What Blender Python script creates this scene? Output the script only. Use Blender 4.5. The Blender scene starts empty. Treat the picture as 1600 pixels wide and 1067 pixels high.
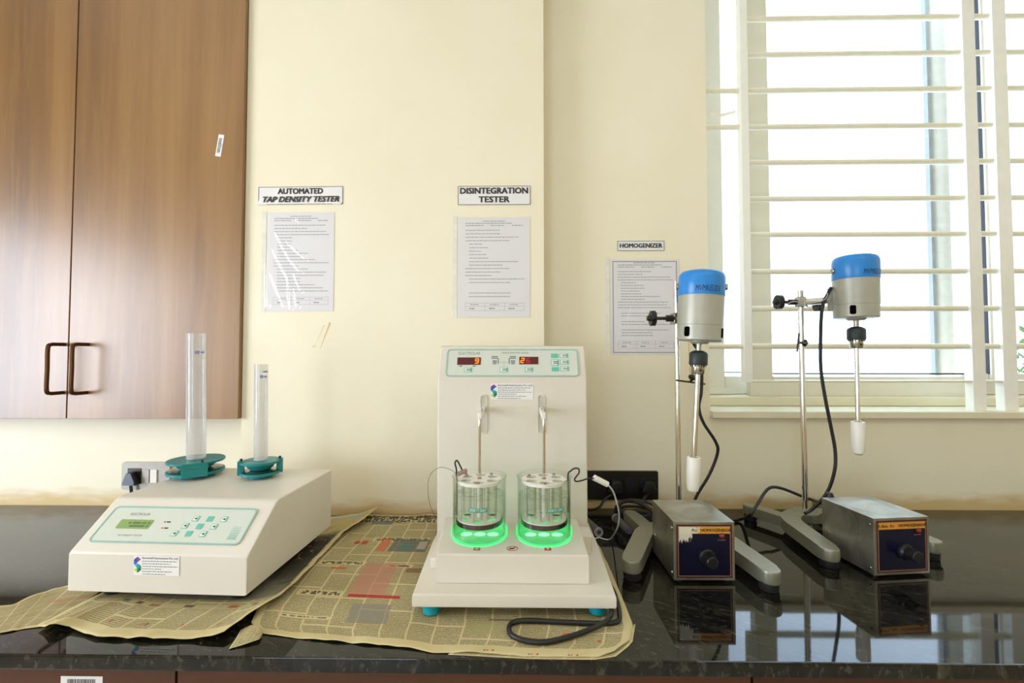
import bpy, bmesh, math, random
from mathutils import Vector, Matrix, noise
random.seed(7)
C = bpy.context.scene.collection
SC = bpy.context.scene
R = math.radians
PI = math.pi

# ------------------------------------------------------------------ camera, world, lights, exposure
CZ = 1.315
cam_d = bpy.data.cameras.new('camera')
cam_d.lens = 16; cam_d.sensor_width = 36; cam_d.clip_start = .02; cam_d.clip_end = 100
cam = bpy.data.objects.new('camera', cam_d); C.objects.link(cam)
cam.location = (0, 0, CZ); cam.rotation_euler = (R(90 + 1.77), 0, R(.9))
SC.camera = cam
world = bpy.data.worlds.new('world'); SC.world = world; world.use_nodes = True
bg = world.node_tree.nodes['Background']
bg.inputs[0].default_value = (.63, .795, 1.0, 1); bg.inputs[1].default_value = 5.5
SC.cycles.transparent_max_bounces = 40; SC.cycles.max_bounces = 10; SC.cycles.diffuse_bounces = 5
SC.view_settings.view_transform = 'Standard'; SC.view_settings.look = 'None'
SC.view_settings.gamma = 1; SC.view_settings.use_curve_mapping = False
SC.view_settings.exposure = -0.18

def area(name, loc, rot, sx, sy, power, col):
    l = bpy.data.lights.new(name, 'AREA'); l.shape = 'RECTANGLE'; l.size = sx; l.size_y = sy
    l.energy = power; l.color = col
    o = bpy.data.objects.new(name, l); C.objects.link(o); o.location = loc; o.rotation_euler = rot
    return o
# daylight through the side window on the left, facing +x
area('side_window_daylight', (-2.58, -.05, 1.40), (0, R(-90), 0), 1.1, 1.3, 46, (.93, .945, 1.0))
# added fill light at the unseen wall behind the camera, facing +y
area('rear_fill_light', (-1.6, -3.16, 1.30), (R(90), 0, 0), 1.4, 1.1, 10, (.95, .97, 1.0))
# two ceiling fluorescent fittings over the middle of the room
area('ceiling_light', (-.9, -.9, 2.93), (0, 0, 0), 1.2, .3, 5, (1, .94, .82))
area('ceiling_light', (1.0, -.9, 2.93), (0, 0, 0), 1.2, .3, 12, (1, .92, .78))

# ------------------------------------------------------------------ pixel -> point (camera model of the photograph)
FPX = 16 / 36 * 1600
_th, _ph = R(.9), R(1.77)
_r = Vector((math.cos(_th), math.sin(_th), 0)); _fh = Vector((-math.sin(_th), math.cos(_th), 0))
_fw = _fh * math.cos(_ph) + Vector((0, 0, math.sin(_ph))); _up = -_fh * math.sin(_ph) + Vector((0, 0, math.cos(_ph)))
def ray(px, py): return _fw + _r * ((px - 800) / FPX) - _up * ((py - 533.5) / FPX)
def PZ(px, py, z):
    d = ray(px, py); t = (z - CZ) / d.z; return Vector((d.x * t, d.y * t, z))
def PY(px, py, y):
    d = ray(px, py); t = y / d.y; return Vector((d.x * t, y, CZ + d.z * t))
ZC = .85          # worktop height
YW = 1.41         # wall face
YP = 1.33         # pillar face

# ------------------------------------------------------------------ materials
def srgb(c):
    f = lambda v: v / 12.92 if v <= .04045 else ((v + .055) / 1.055) ** 2.4
    return tuple(f(x / 255) for x in c) + (1,)
class NT:
    def __init__(s, name):
        s.m = bpy.data.materials.new(name); s.m.use_nodes = True; s.t = s.m.node_tree
        s.b = s.t.nodes['Principled BSDF']; s.out = s.t.nodes['Material Output']
    def n(s, typ, **kw):
        nd = s.t.nodes.new(typ)
        for k, v in kw.items(): setattr(nd, k, v)
        return nd
    def l(s, a, b): s.t.links.new(a, b)
    def setin(s, sock, v):
        if hasattr(v, 'is_output') or isinstance(v, bpy.types.NodeSocket): s.l(v, sock)
        else: sock.default_value = v
    def math(s, op, a, b=0, c=0):
        nd = s.n('ShaderNodeMath', operation=op)
        for i, v in enumerate((a, b, c)): s.setin(nd.inputs[i], v)
        return nd.outputs[0]
    def mix(s, f, a, b, blend='MIX'):
        nd = s.n('ShaderNodeMix', data_type='RGBA', blend_type=blend)
        s.setin(nd.inputs[0], f); s.setin(nd.inputs[6], a); s.setin(nd.inputs[7], b)
        return nd.outputs[2]
    def ramp(s, f, stops):
        nd = s.n('ShaderNodeValToRGB'); e = nd.color_ramp.elements
        while len(e) < len(stops): e.new(.5)
        for el, (p, c) in zip(e, stops): el.position = p; el.color = c
        s.l(f, nd.inputs[0]); return nd.outputs[0]
    def coord(s, which='Object'): return s.n('ShaderNodeTexCoord').outputs[which]
    def mapping(s, v, scale=(1, 1, 1), loc=(0, 0, 0), rot=(0, 0, 0)):
        nd = s.n('ShaderNodeMapping'); s.l(v, nd.inputs[0])
        nd.inputs[1].default_value = loc; nd.inputs[2].default_value = rot; nd.inputs[3].default_value = scale
        return nd.outputs[0]
    def noise(s, v, scale, detail=3, rough=.5, dist=0):
        nd = s.n('ShaderNodeTexNoise'); s.l(v, nd.inputs['Vector']); nd.inputs['Scale'].default_value = scale
        nd.inputs['Detail'].default_value = detail; nd.inputs['Roughness'].default_value = rough
        nd.inputs['Distortion'].default_value = dist
        return nd.outputs[0]
    def bump(s, h, strength=.1, dist=.002):
        nd = s.n('ShaderNodeBump'); nd.inputs['Strength'].default_value = strength; nd.inputs['Distance'].default_value = dist
        s.l(h, nd.inputs['Height']); s.l(nd.outputs[0], s.b.inputs['Normal'])
    def col(s, v): s.setin(s.b.inputs['Base Color'], v)
    def pset(s, **kw):
        for k, v in kw.items(): s.setin(s.b.inputs[k.replace('_', ' ')], v)
MAT = {}
def simple(name, rgb, rough=.5, metal=0, var=.06, nscale=40, spec=.5, bump=0, coat=0):
    """a plain coloured material with a little procedural mottling"""
    t = NT(name); c = srgb(rgb)
    nz = t.noise(t.coord(), nscale, 3)
    lo = tuple(x * (1 - var) for x in c[:3]) + (1,); hi = tuple(min(1, x * (1 + var)) for x in c[:3]) + (1,)
    t.col(t.ramp(nz, [(.3, lo), (.7, hi)]))
    t.pset(Roughness=rough, Metallic=metal); t.b.inputs['Specular IOR Level'].default_value = spec
    if coat: t.b.inputs['Coat Weight'].default_value = coat; t.b.inputs['Coat Roughness'].default_value = .05
    if bump: t.bump(nz, bump)
    MAT[name] = t.m; return t.m
def emis(name, rgb, strength, base=(20, 20, 20)):
    t = NT(name); t.col(srgb(base)); t.b.inputs['Emission Color'].default_value = srgb(rgb)
    t.b.inputs['Emission Strength'].default_value = strength; t.pset(Roughness=.4); MAT[name] = t.m; return t.m
def clear(name, tint=(1, 1, 1), edge=(.6, .75, .65), diff=0.0, diffcol=(1, 1, 1), gloss=1.0, edgepow=.35):
    """thin clear walls: see-through, tinted towards the rims, fresnel gloss, optional milky share"""
    t = NT(name); t.t.nodes.remove(t.b)
    lw = t.n('ShaderNodeLayerWeight'); lw.inputs[0].default_value = edgepow
    tr = t.n('ShaderNodeBsdfTransparent')
    t.l(t.mix(lw.outputs[1], tint + (1,), edge + (1,)), tr.inputs[0])
    gl = t.n('ShaderNodeBsdfGlossy'); gl.inputs['Roughness'].default_value = .04
    lf = t.n('ShaderNodeLayerWeight'); lf.inputs[0].default_value = .5
    fr = t.math('MULTIPLY_ADD', t.math('POWER', lf.outputs[1], 5), .8, .035)
    m = t.n('ShaderNodeMixShader'); t.l(t.math('MULTIPLY', fr, gloss), m.inputs[0]); t.l(tr.outputs[0], m.inputs[1]); t.l(gl.outputs[0], m.inputs[2])
    last = m
    if diff:
        df = t.n('ShaderNodeBsdfDiffuse'); df.inputs[0].default_value = diffcol + (1,)
        tl = t.n('ShaderNodeBsdfTranslucent'); tl.inputs[0].default_value = diffcol + (1,)
        md = t.n('ShaderNodeMixShader'); md.inputs[0].default_value = .5; t.l(df.outputs[0], md.inputs[1]); t.l(tl.outputs[0], md.inputs[2])
        last = t.n('ShaderNodeMixShader'); last.inputs[0].default_value = diff; t.l(m.outputs[0], last.inputs[1]); t.l(md.outputs[0], last.inputs[2])
    t.l(last.outputs[0], t.out.inputs[0]); MAT[name] = t.m; return t.m

def wall_mat(name, streaks=()):
    t = NT(name); co = t.coord(); sep = t.n('ShaderNodeSeparateXYZ'); t.l(co, sep.inputs[0])
    nz = t.noise(co, 3.0, 4); fine = t.noise(co, 60, 3)
    c = t.ramp(nz, [(.3, srgb((239, 230, 203))), (.7, srgb((244, 236, 212)))])
    # damp and dirt staining, with contact shade painted in, just above the worktop
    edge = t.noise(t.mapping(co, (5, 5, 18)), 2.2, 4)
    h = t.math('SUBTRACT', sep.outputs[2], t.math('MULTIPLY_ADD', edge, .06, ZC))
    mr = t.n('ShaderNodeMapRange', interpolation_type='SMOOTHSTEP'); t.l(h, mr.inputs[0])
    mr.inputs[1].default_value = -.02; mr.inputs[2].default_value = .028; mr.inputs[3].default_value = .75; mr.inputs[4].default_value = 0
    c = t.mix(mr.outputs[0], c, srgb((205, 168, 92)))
    for (x0, z0, x1, z1, w, rgb, amt) in streaks:
        dx, dz = x1 - x0, z1 - z0; L = math.hypot(dx, dz); dx /= L; dz /= L
        px = t.math('SUBTRACT', sep.outputs[0], x0); pz = t.math('SUBTRACT', sep.outputs[2], z0)
        s_ = t.math('ADD', t.math('MULTIPLY', px, dx), t.math('MULTIPLY', pz, dz))
        q = t.math('ABSOLUTE', t.math('SUBTRACT', t.math('MULTIPLY', px, dz), t.math('MULTIPLY', pz, dx)))
        inn = t.math('COMPARE', s_, L / 2, L / 2)
        thick = t.math('MULTIPLY', t.math('SUBTRACT', 1.15, t.math('DIVIDE', s_, L)), w)
        mk = t.math('MULTIPLY', inn, t.math('SUBTRACT', 1, t.math('MINIMUM', t.math('DIVIDE', q, thick), 1)))
        c = t.mix(t.math('MULTIPLY', mk, amt), c, srgb(rgb))
    t.col(c); t.pset(Roughness=.45); t.bump(fine, .04, .001); MAT[name] = t.m; return t.m
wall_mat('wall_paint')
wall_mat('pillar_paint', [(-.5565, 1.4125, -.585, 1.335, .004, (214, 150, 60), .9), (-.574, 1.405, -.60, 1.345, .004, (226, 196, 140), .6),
                          (-.60, 1.345, -.61, 1.338, .004, (180, 150, 110), .5)])

def wood_mat(name, c0, c1, c2, rough, axis='Z', coat=.0):
    t = NT(name); co = t.coord()
    sc = {'Z': (1, 1, .07), 'X': (.07, 1, 1)}[axis]
    v = t.mapping(co, sc)
    big = t.noise(v, 6, 4, .55, .6); fine = t.noise(v, 55, 5, .65, .3); streak = t.noise(t.mapping(co, (sc[0] * 1.0, 1, sc[2] * .6)), 16, 3, .6, 1.4)
    c = t.ramp(big, [(.32, srgb(c0)), (.5, srgb(c1)), (.68, srgb(c2))])
    c = t.mix(t.math('MULTIPLY', t.ramp(streak, [(.45, (0, 0, 0, 1)), (.62, (1, 1, 1, 1))]), .30), c, srgb(c0))
    c = t.mix(t.math('MULTIPLY', t.ramp(fine, [(.5, (0, 0, 0, 1)), (.62, (1, 1, 1, 1))]), .28), c, srgb(c2))
    t.col(c); sm = t.noise(co, 4, 3)
    t.pset(Roughness=t.math('MULTIPLY_ADD', sm, .12, rough)); t.b.inputs['Specular IOR Level'].default_value = .5
    if coat: t.b.inputs['Coat Weight'].default_value = coat; t.b.inputs['Coat Roughness'].default_value = .3
    MAT[name] = t.m; return t.m
wood_mat('walnut', (108, 72, 34), (136, 95, 47), (154, 113, 62), .38, 'Z', .8)
wood_mat('drawer_wood', (66, 34, 16), (82, 44, 21), (96, 54, 27), .4, 'X')

def granite():
    t = NT('granite'); co = t.coord(); w = t.mapping(co, (1, 1, 1), rot=(0, 0, R(28)))
    v1 = t.noise(t.mapping(w, (6, 22, 6)), 4, 5, .65, .6); v2 = t.noise(t.mapping(w, (2, 6, 2)), 30, 3, .6)
    v3 = t.noise(co, 3, 3)
    c = t.ramp(v1, [(.42, (.003, .003, .003, 1)), (.58, (.012, .011, .008, 1)), (.72, (.055, .050, .036, 1))])
    c = t.mix(t.math('MULTIPLY', t.ramp(v2, [(.56, (0, 0, 0, 1)), (.70, (1, 1, 1, 1))]), .36), c, (.13, .12, .095, 1))
    t.col(c); t.pset(Roughness=t.math('MULTIPLY_ADD', v3, .03, .025)); t.b.inputs['IOR'].default_value = 1.5
    t.bump(v1, .015, .0004); MAT['granite'] = t.m
granite()
simple('ivory_paint', (223, 216, 203), .38, var=.02, nscale=8)
simple('white_case', (223, 217, 205), .35, var=.015, nscale=8)
simple('membrane', (210, 215, 204), .3, var=.01)
simple('mint_line', (150, 190, 178), .4); simple('mint_key', (105, 188, 168), .4); simple('key_white', (226, 232, 222), .4)
simple('grey_print', (120, 125, 120), .6); simple('dark_print', (52, 50, 52), .6); simple('black_print', (28, 22, 24), .6)
simple('pale_print', (150, 150, 152), .7); simple('mid_print', (112, 110, 116), .7)
simple('red_print', (200, 40, 40), .5); simple('brown_print', (140, 120, 80), .5)
simple('teal', (22, 128, 130), .35, var=.05); simple('teal_bright', (0, 150, 165), .35)
simple('black_plastic', (22, 22, 24), .4); simple('dark_panel', (34, 28, 24), .3); simple('rubber', (24, 24, 25), .65)
simple('cable_black', (22, 21, 22), .42); simple('cable_white', (205, 208, 202), .4); simple('wire_grey', (120, 112, 98), .4)
simple('chrome', (226, 224, 220), .14, 1, .03); simple('steel', (170, 165, 150), .25, 1, .05); simple('dark_steel', (85, 78, 70), .3, 1, .1)
simple('motor_metal', (175, 174, 162), .42, .35, .04, 30); simple('blue_cap', (38, 134, 214), .3, 0, .03)
simple('cast_grey', (150, 148, 130), .38, .55, .05, 150, bump=.05)
simple('chuck_black', (46, 54, 56), .45, .2); simple('recess_grey', (196, 191, 178), .5); simple('vent_dark', (10, 10, 11), .9, spec=0); simple('white_plastic', (238, 234, 226), .35, 0, .01)
simple('bronze', (92, 60, 34), .35, .8); simple('silver_grey', (165, 160, 150), .4, .3); simple('plug_grey', (112, 122, 130), .5)
simple('paper', (236, 233, 232), .6, var=.01); simple('paper_grey', (230, 227, 230), .5, var=.012, nscale=12); simple('white_paint_frame', (236, 232, 220), .35, var=.015)
simple('grille_paint', (238, 232, 208), .4, var=.03); simple('post_lit_paint', (248, 246, 238), .35, var=.02); simple('sill_paint', (232, 224, 196), .45, var=.03, nscale=12); simple('sash_beige', (224, 218, 200), .4, var=.02, nscale=10)
simple('gasket', (36, 36, 40), .6); simple('label_green', (70, 165, 135), .5); simple('floor_tile', (190, 184, 170), .3, nscale=6)
simple('ceiling_paint', (240, 238, 230), .7); simple('navy', (7, 8, 40), .25, var=.05); simple('orange_band', (222, 152, 52), .4); simple('cream_line', (160, 118, 92), .4)
simple('maroon', (70, 22, 26), .4)
simple('brown_clip', (150, 125, 105), .4, .3); simple('outdoor_grey', (140, 142, 140), .6); simple('outdoor_pale', (205, 200, 188), .7); simple('leaf', (100, 125, 60), .6); simple('bark', (120, 95, 70), .8)
simple('red_lens', (120, 10, 18), .2, coat=.6); simple('tape', (238, 236, 226), .2)
simple('lcd_dark', (70, 90, 55), .5)
emis('lcd', (140, 175, 95), .16, (130, 155, 95)); emis('led_window', (110, 8, 22), .35, (60, 6, 14))
emis('digit_hot', (255, 120, 20), 2.6); emis('digit_red', (255, 24, 30), 1.1); 
emis('led_green', (70, 225, 125), .55, (170, 225, 190)); emis('led_spot', (150, 255, 195), 2.2); emis('led_base', (85, 240, 145), .85, (120, 210, 150)); MAT['led_base'].node_tree.nodes['Principled BSDF'].inputs['Specular IOR Level'].default_value = 0
clear('glass', (1, 1, 1), (.80, .87, .80), edgepow=.22); clear('tube_glass', (.985, .99, .98), (.58, .62, .54), edgepow=.3)
clear('window_glass', (1, 1, 1), (.95, 1, 1)); clear('water', (.985, 1, .985), (.86, .92, .85), edgepow=.3)
clear('cylinder_plastic', (.97, .97, .97), (.88, .88, .89), diff=.21, diffcol=(.96, .96, .97), gloss=2.2); clear('purple_tube', (.62, .55, .62), (.4, .35, .42), diff=.3, diffcol=(.6, .55, .6))
clear('sleeve', (1, 1, 1), (.97, .97, .97), gloss=.85)
def water_top():
    t = NT('water_top'); t.t.nodes.remove(t.b); nz = t.noise(t.coord(), 95, 3, .55, .8)
    tr = t.n('ShaderNodeBsdfTransparent'); t.l(t.ramp(nz, [(.38, (.70, .76, .66, 1)), (.55, (.95, .98, .94, 1))]), tr.inputs[0])
    gl = t.n('ShaderNodeBsdfGlossy'); gl.inputs['Roughness'].default_value = .08
    bp = t.n('ShaderNodeBump'); bp.inputs['Strength'].default_value = .6; bp.inputs['Distance'].default_value = .004; t.l(nz, bp.inputs['Height']); t.l(bp.outputs[0], gl.inputs['Normal'])
    m = t.n('ShaderNodeMixShader'); m.inputs[0].default_value = .16; t.l(tr.outputs[0], m.inputs[1]); t.l(gl.outputs[0], m.inputs[2]); t.l(m.outputs[0], t.out.inputs[0]); MAT['water_top'] = t.m
water_top()
def brushed():
    t = NT('box_steel'); co = t.coord(); a = t.noise(t.mapping(co, (3, 90, 90)), 6, 4); b = t.noise(co, 14, 4, .6, .5)
    t.col(t.ramp(b, [(.35, srgb((150, 146, 130))), (.7, srgb((196, 194, 184)))])); t.pset(Metallic=.9, Roughness=t.math('MULTIPLY_ADD', b, .30, .20))
    MAT['box_steel'] = t.m
brushed()
def worn_panel():
    """navy face print with the white worn scrape at the top left, in panel coordinates (u right, v up, 0..1)"""
    t = NT('worn_navy'); uv = t.coord('UV'); sep = t.n('ShaderNodeSeparateXYZ'); t.l(uv, sep.inputs[0])
    br = t.noise(t.mapping(uv, (26, 2.5, 1)), 1.6, 3); d = t.noise(uv, 9, 3)
    lim = t.math('MULTIPLY_ADD', br, .42, .60)
    a = t.math('GREATER_THAN', sep.outputs[1], t.math('ADD', lim, t.math('MULTIPLY', sep.outputs[0], .25)))
    b = t.math('LESS_THAN', sep.outputs[0], t.math('MULTIPLY_ADD', d, .20, .16))
    t.col(t.mix(t.math('MULTIPLY', a, b), srgb((7, 8, 40)), srgb((214, 210, 196)))); t.pset(Roughness=.28); MAT['worn_navy'] = t.m
    t = NT('worn_orange'); uv = t.coord('UV'); sep = t.n('ShaderNodeSeparateXYZ'); t.l(uv, sep.inputs[0])
    d = t.noise(t.mapping(uv, (18, 3, 1)), 2, 4)
    t.col(t.mix(t.ramp(t.math('SUBTRACT', t.math('MULTIPLY_ADD', d, .5, .16), sep.outputs[0]), [(.0, (0, 0, 0, 1)), (.05, (1, 1, 1, 1))]), srgb((222, 152, 52)), srgb((222, 214, 192))))
    t.pset(Roughness=.35); MAT['worn_orange'] = t.m
worn_panel()

def newsprint(name, ncol, rects, heads, photo=None):
    """printed newspaper page: grey text columns with light gutters, headlines, coloured boxes; uv 0..1 over the page"""
    t = NT(name); uv = t.coord('UV'); sep = t.n('ShaderNodeSeparateXYZ'); t.l(uv, sep.inputs[0]); u, v = sep.outputs[0], sep.outputs[1]
    paper = t.ramp(t.noise(uv, 5, 4), [(.3, srgb((196, 179, 130))), (.7, srgb((216, 201, 156)))])
    fr = t.math('FRACT', t.math('MULTIPLY', u, ncol))
    inc = t.math('COMPARE', fr, .5, .465)
    page = t.math('MULTIPLY', t.math('COMPARE', u, .5, .475), t.math('COMPARE', v, .5, .455))
    lines = t.math('GREATER_THAN', t.math('FRACT', t.math('MULTIPLY', v, 120)), .42)
    words = t.noise(t.mapping(uv, (420, 160, 1)), 1, 2)
    ink = t.ramp(words, [(.36, (0, 0, 0, 1)), (.55, (1, 1, 1, 1))])
    art = t.n('ShaderNodeTexVoronoi', voronoi_dimensions='2D', distance='CHEBYCHEV'); t.l(t.mapping(uv, (ncol, 7, 1), (.5, .31, 0)), art.inputs['Vector']); art.inputs['Scale'].default_value = 1
    gap = t.math('LESS_THAN', t.math('FRACT', t.math('MULTIPLY_ADD', v, 6.3, t.math('MULTIPLY', t.math('FLOOR', t.math('MULTIPLY', u, ncol / 2)), .37))), .955)
    m = t.math('MULTIPLY', t.math('MULTIPLY', inc, page), t.math('MULTIPLY', gap, t.math('MULTIPLY_ADD', t.math('MULTIPLY', ink, lines), .62, .20)))
    c = t.mix(m, paper, srgb((92, 86, 62)))
    def rect(u0, u1, v0, v1):
        return t.math('MULTIPLY', t.math('COMPARE', u, (u0 + u1) / 2, abs(u1 - u0) / 2), t.math('COMPARE', v, (v0 + v1) / 2, abs(v1 - v0) / 2))
    hn = t.math('GREATER_THAN', t.noise(t.mapping(uv, (90, 50, 1)), 1, 3, .6), .47)
    for (u0, u1, v0, v1, rgb) in heads:
        k = rect(u0, u1, v0, v1); c = t.mix(k, c, paper)
        c = t.mix(t.math('MULTIPLY', t.math('MULTIPLY', rect(u0 + .01, u1 - .01, v0 + .006, v1 - .006), hn), .9), c, srgb(rgb))
    for (u0, u1, v0, v1, rgb, amt) in rects:
        k = rect(u0, u1, v0, v1)
        c = t.mix(t.math('MULTIPLY', k, amt), c, srgb(rgb))
    if photo:
        (u0, u1, v0, v1, stops, amt) = photo
        nz = t.noise(t.mapping(uv, (3, 6, 1)), 1.6, 5, .6, 1.0)
        grad = t.math('ADD', t.math('MULTIPLY', t.math('SUBTRACT', nz, .5), .5), t.math('DIVIDE', t.math('SUBTRACT', v, v0), v1 - v0))
        pc = t.ramp(grad, stops); fl = t.noise(t.mapping(uv, (26, 40, 1)), 1, 2)
        mk = t.math('MULTIPLY', t.math('GREATER_THAN', fl, .63), rect(.78, .93, .50, .70))
        pc = t.mix(mk, pc, srgb((205, 110, 90)))
        c = t.mix(t.math('MULTIPLY', rect(u0, u1, v0, v1), amt), c, pc)
    t.col(c); t.pset(Roughness=.75); t.b.inputs['Specular IOR Level'].default_value = .2
    t.bump(t.noise(uv, 22, 3), .12, .002); MAT[name] = t.m

# ------------------------------------------------------------------ mesh builder
def wmat(o):
    m = Matrix.Identity(4)
    while o is not None:
        m = (Matrix.LocRotScale(o.location, o.rotation_euler, o.scale)) @ m; o = o.parent
    return m
def tag(o, label=None, cat=None, group=None, kind=None):
    if label: o['label'] = label
    if cat: o['category'] = cat
    if group: o['group'] = group
    if kind: o['kind'] = kind
    return o
def thing(name, label, cat, loc=(0, 0, 0), rz=0, group=None):
    o = bpy.data.objects.new(name, None); C.objects.link(o); o.location = loc; o.rotation_euler = (0, 0, rz)
    o.empty_display_size = .05
    return tag(o, label, cat, group)
def Frame(o, ex, ey):
    ex = Vector(ex).normalized(); ey = Vector(ey); ey = (ey - ex * ey.dot(ex)).normalized(); ez = ex.cross(ey)
    m = Matrix.Identity(4)
    for i in range(3): m[i][0] = ex[i]; m[i][1] = ey[i]; m[i][2] = ez[i]; m[i][3] = o[i]
    return m
I4 = Matrix.Identity(4)
def T(x, y, z): return Matrix.Translation((x, y, z))
def rot_to(d):
    return Vector(d).to_track_quat('Z', 'Y').to_matrix().to_4x4()
def spline(pts, n=8, closed=False):
    pts = [Vector(p) for p in pts]; out = []; N = len(pts)
    for i in range(N if closed else N - 1):
        if closed: p0, p1, p2, p3 = pts[i - 1], pts[i], pts[(i + 1) % N], pts[(i + 2) % N]
        else: p0, p1, p2, p3 = pts[max(i - 1, 0)], pts[i], pts[i + 1], pts[min(i + 2, N - 1)]
        for k in range(n):
            t = k / n
            out.append(.5 * ((2 * p1) + (p2 - p0) * t + (2 * p0 - 5 * p1 + 4 * p2 - p3) * t * t + (3 * p1 - p0 - 3 * p2 + p3) * t ** 3))
    if not closed: out.append(pts[-1])
    return out
class MB:
    def __init__(s): s.bm = bmesh.new(); s.mi = 0; s.uv = None; s.bv = False
    def _f(s, vs):
        try: f = s.bm.faces.new(vs)
        except ValueError: return None
        f.material_index = s.mi; f.smooth = True; return f
    def box(s, x0, y0, z0, x1, y1, z1, bev=0, M=I4, seg=2):
        vs = [s.bm.verts.new(M @ Vector(p)) for p in ((x0, y0, z0), (x1, y0, z0), (x1, y1, z0), (x0, y1, z0), (x0, y0, z1), (x1, y0, z1), (x1, y1, z1), (x0, y1, z1))]
        fs = [s._f([vs[i] for i in q]) for q in ((3, 2, 1, 0), (4, 5, 6, 7), (0, 1, 5, 4), (1, 2, 6, 5), (2, 3, 7, 6), (3, 0, 4, 7))]
        if bev:
            s.bv = True; es = list({e for f in fs for e in f.edges}); bmesh.ops.bevel(s.bm, geom=es, offset=bev, segments=seg, profile=.5, affect='EDGES', material=-1)
        return s
    def quad(s, M, u0, v0, u1, v1, z=0):
        s._f([s.bm.verts.new(M @ Vector(p)) for p in ((u0, v0, z), (u1, v0, z), (u1, v1, z), (u0, v1, z))]); return s
    def poly(s, M, pts, z0=0, z1=None, bev=0):
        a = [s.bm.verts.new(M @ Vector((p[0], p[1], z0))) for p in pts]
        if z1 is None: s._f(a); return s
        b = [s.bm.verts.new(M @ Vector((p[0], p[1], z1))) for p in pts]; n = len(pts)
        top = s._f(b); bot = s._f(a[::-1])
        for i in range(n): s._f([a[i], a[(i + 1) % n], b[(i + 1) % n], b[i]])
        if bev:
            s.bv = True; bmesh.ops.bevel(s.bm, geom=list(top.edges) + list(bot.edges), offset=bev, segments=2, profile=.5, affect='EDGES', material=-1)
        return s
    def band(s, M, outer, inner, z0, z1):
        n = len(outer); V = lambda p, z: s.bm.verts.new(M @ Vector((p[0], p[1], z)))
        a = [V(p, z0) for p in outer]; b = [V(p, z1) for p in outer]; c = [V(p, z1) for p in inner]; d = [V(p, z0) for p in inner]
        for i in range(n):
            j = (i + 1) % n
            s._f([a[i], a[j], b[j], b[i]]); s._f([b[i], b[j], c[j], c[i]]); s._f([c[i], c[j], d[j], d[i]]); s._f([d[i], d[j], a[j], a[i]])
        return s
    def lathe(s, prof, M=I4, seg=32, a0=0, a1=2 * PI):
        full = abs(a1 - a0 - 2 * PI) < 1e-6; n = seg if full else seg + 1; rings = []
        for (r, z) in prof:
            if r < 1e-7: rings.append([s.bm.verts.new(M @ Vector((0, 0, z)))]); continue
            rings.append([s.bm.verts.new(M @ Vector((r * math.cos(a0 + (a1 - a0) * k / seg), r * math.sin(a0 + (a1 - a0) * k / seg), z))) for k in range(n)])
        for a, b in zip(rings, rings[1:]):
            for k in range(seg):
                j = (k + 1) % n
                if len(a) == 1 and len(b) == 1: continue
                if len(a) == 1: s._f([a[0], b[k], b[j]][::-1])
                elif len(b) == 1: s._f([a[k], a[j], b[0]])
                else: s._f([a[k], a[j], b[j], b[k]])
        return s
    def cyl(s, p0, p1, r0, r1=None, seg=20, ends=True):
        p0, p1 = Vector(p0), Vector(p1); r1 = r0 if r1 is None else r1; L = (p1 - p0).length
        M = T(*p0) @ rot_to(p1 - p0)
        return s.lathe(([(0, 0)] if ends else []) + [(r0, 0), (r1, L)] + ([(0, L)] if ends else []), M, seg)
    def tube(s, path, r, seg=10, closed=False):
        path = [Vector(p) for p in path]; N = len(path); rings = []; up = None
        for i, p in enumerate(path):
            if closed: d = path[(i + 1) % N] - path[i - 1]
            else: d = path[min(i + 1, N - 1)] - path[max(i - 1, 0)]
            d.normalize()
            if up is None:
                up = Vector((0, 0, 1)) if abs(d.z) < .9 else Vector((1, 0, 0))
            x = up - d * up.dot(d); x.normalize(); y = d.cross(x); up = x
            rr = r[i] if isinstance(r, (list, tuple)) else r
            rings.append([s.bm.verts.new(p + x * rr * math.cos(2 * PI * k / seg) + y * rr * math.sin(2 * PI * k / seg)) for k in range(seg)])
        for i in range(N if closed else N - 1):
            a, b = rings[i], rings[(i + 1) % N]
            for k in range(seg): s._f([a[k], a[(k + 1) % seg], b[(k + 1) % seg], b[k]])
        if not closed: s._f(rings[0][::-1]); s._f(rings[-1])
        return s
    def sphere(s, c, r, sc=(1, 1, 1), seg=16):
        prof = [(0 if k in (0, 8) else r * math.sin(PI * k / 8), -r * math.cos(PI * k / 8)) for k in range(9)]
        return s.lathe(prof, T(*c) @ Matrix.Diagonal((*sc, 1)), seg)
    def text(s, txt, M, size, width=None, bold=0, shear=0, align='CENTER', z=0, wrap=None):
        cu = bpy.data.curves.new('t', 'FONT'); cu.body = txt; cu.size = size; cu.shear = shear; cu.align_x = align; cu.align_y = 'CENTER'; cu.resolution_u = 2
        ob = bpy.data.objects.new('t', cu); me = bpy.data.meshes.new_from_object(ob)
        if len(me.vertices):
            xs = [v.co.x for v in me.vertices]; k = 1
            if width: k = width / max(1e-6, max(xs) - min(xs))
            B = bold * size
            for q, (bx, by) in enumerate(((-B, -B * .5), (B, -B * .5), (-B, B * .5), (B, B * .5), (0, 0)) if bold else ((0, 0),)):
                vs = []
                for v in me.vertices:
                    p = Vector((v.co.x * k + bx, v.co.y + by, z + q * 6e-6))
                    if wrap: a = p.x / wrap; p = Vector((wrap * math.sin(a), p.y, wrap * (math.cos(a)) + z))
                    vs.append(s.bm.verts.new(M @ p))
                for f in me.polygons: s._f([vs[i] for i in f.vertices])
        bpy.data.objects.remove(ob); bpy.data.curves.remove(cu); bpy.data.meshes.remove(me); return s
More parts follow.
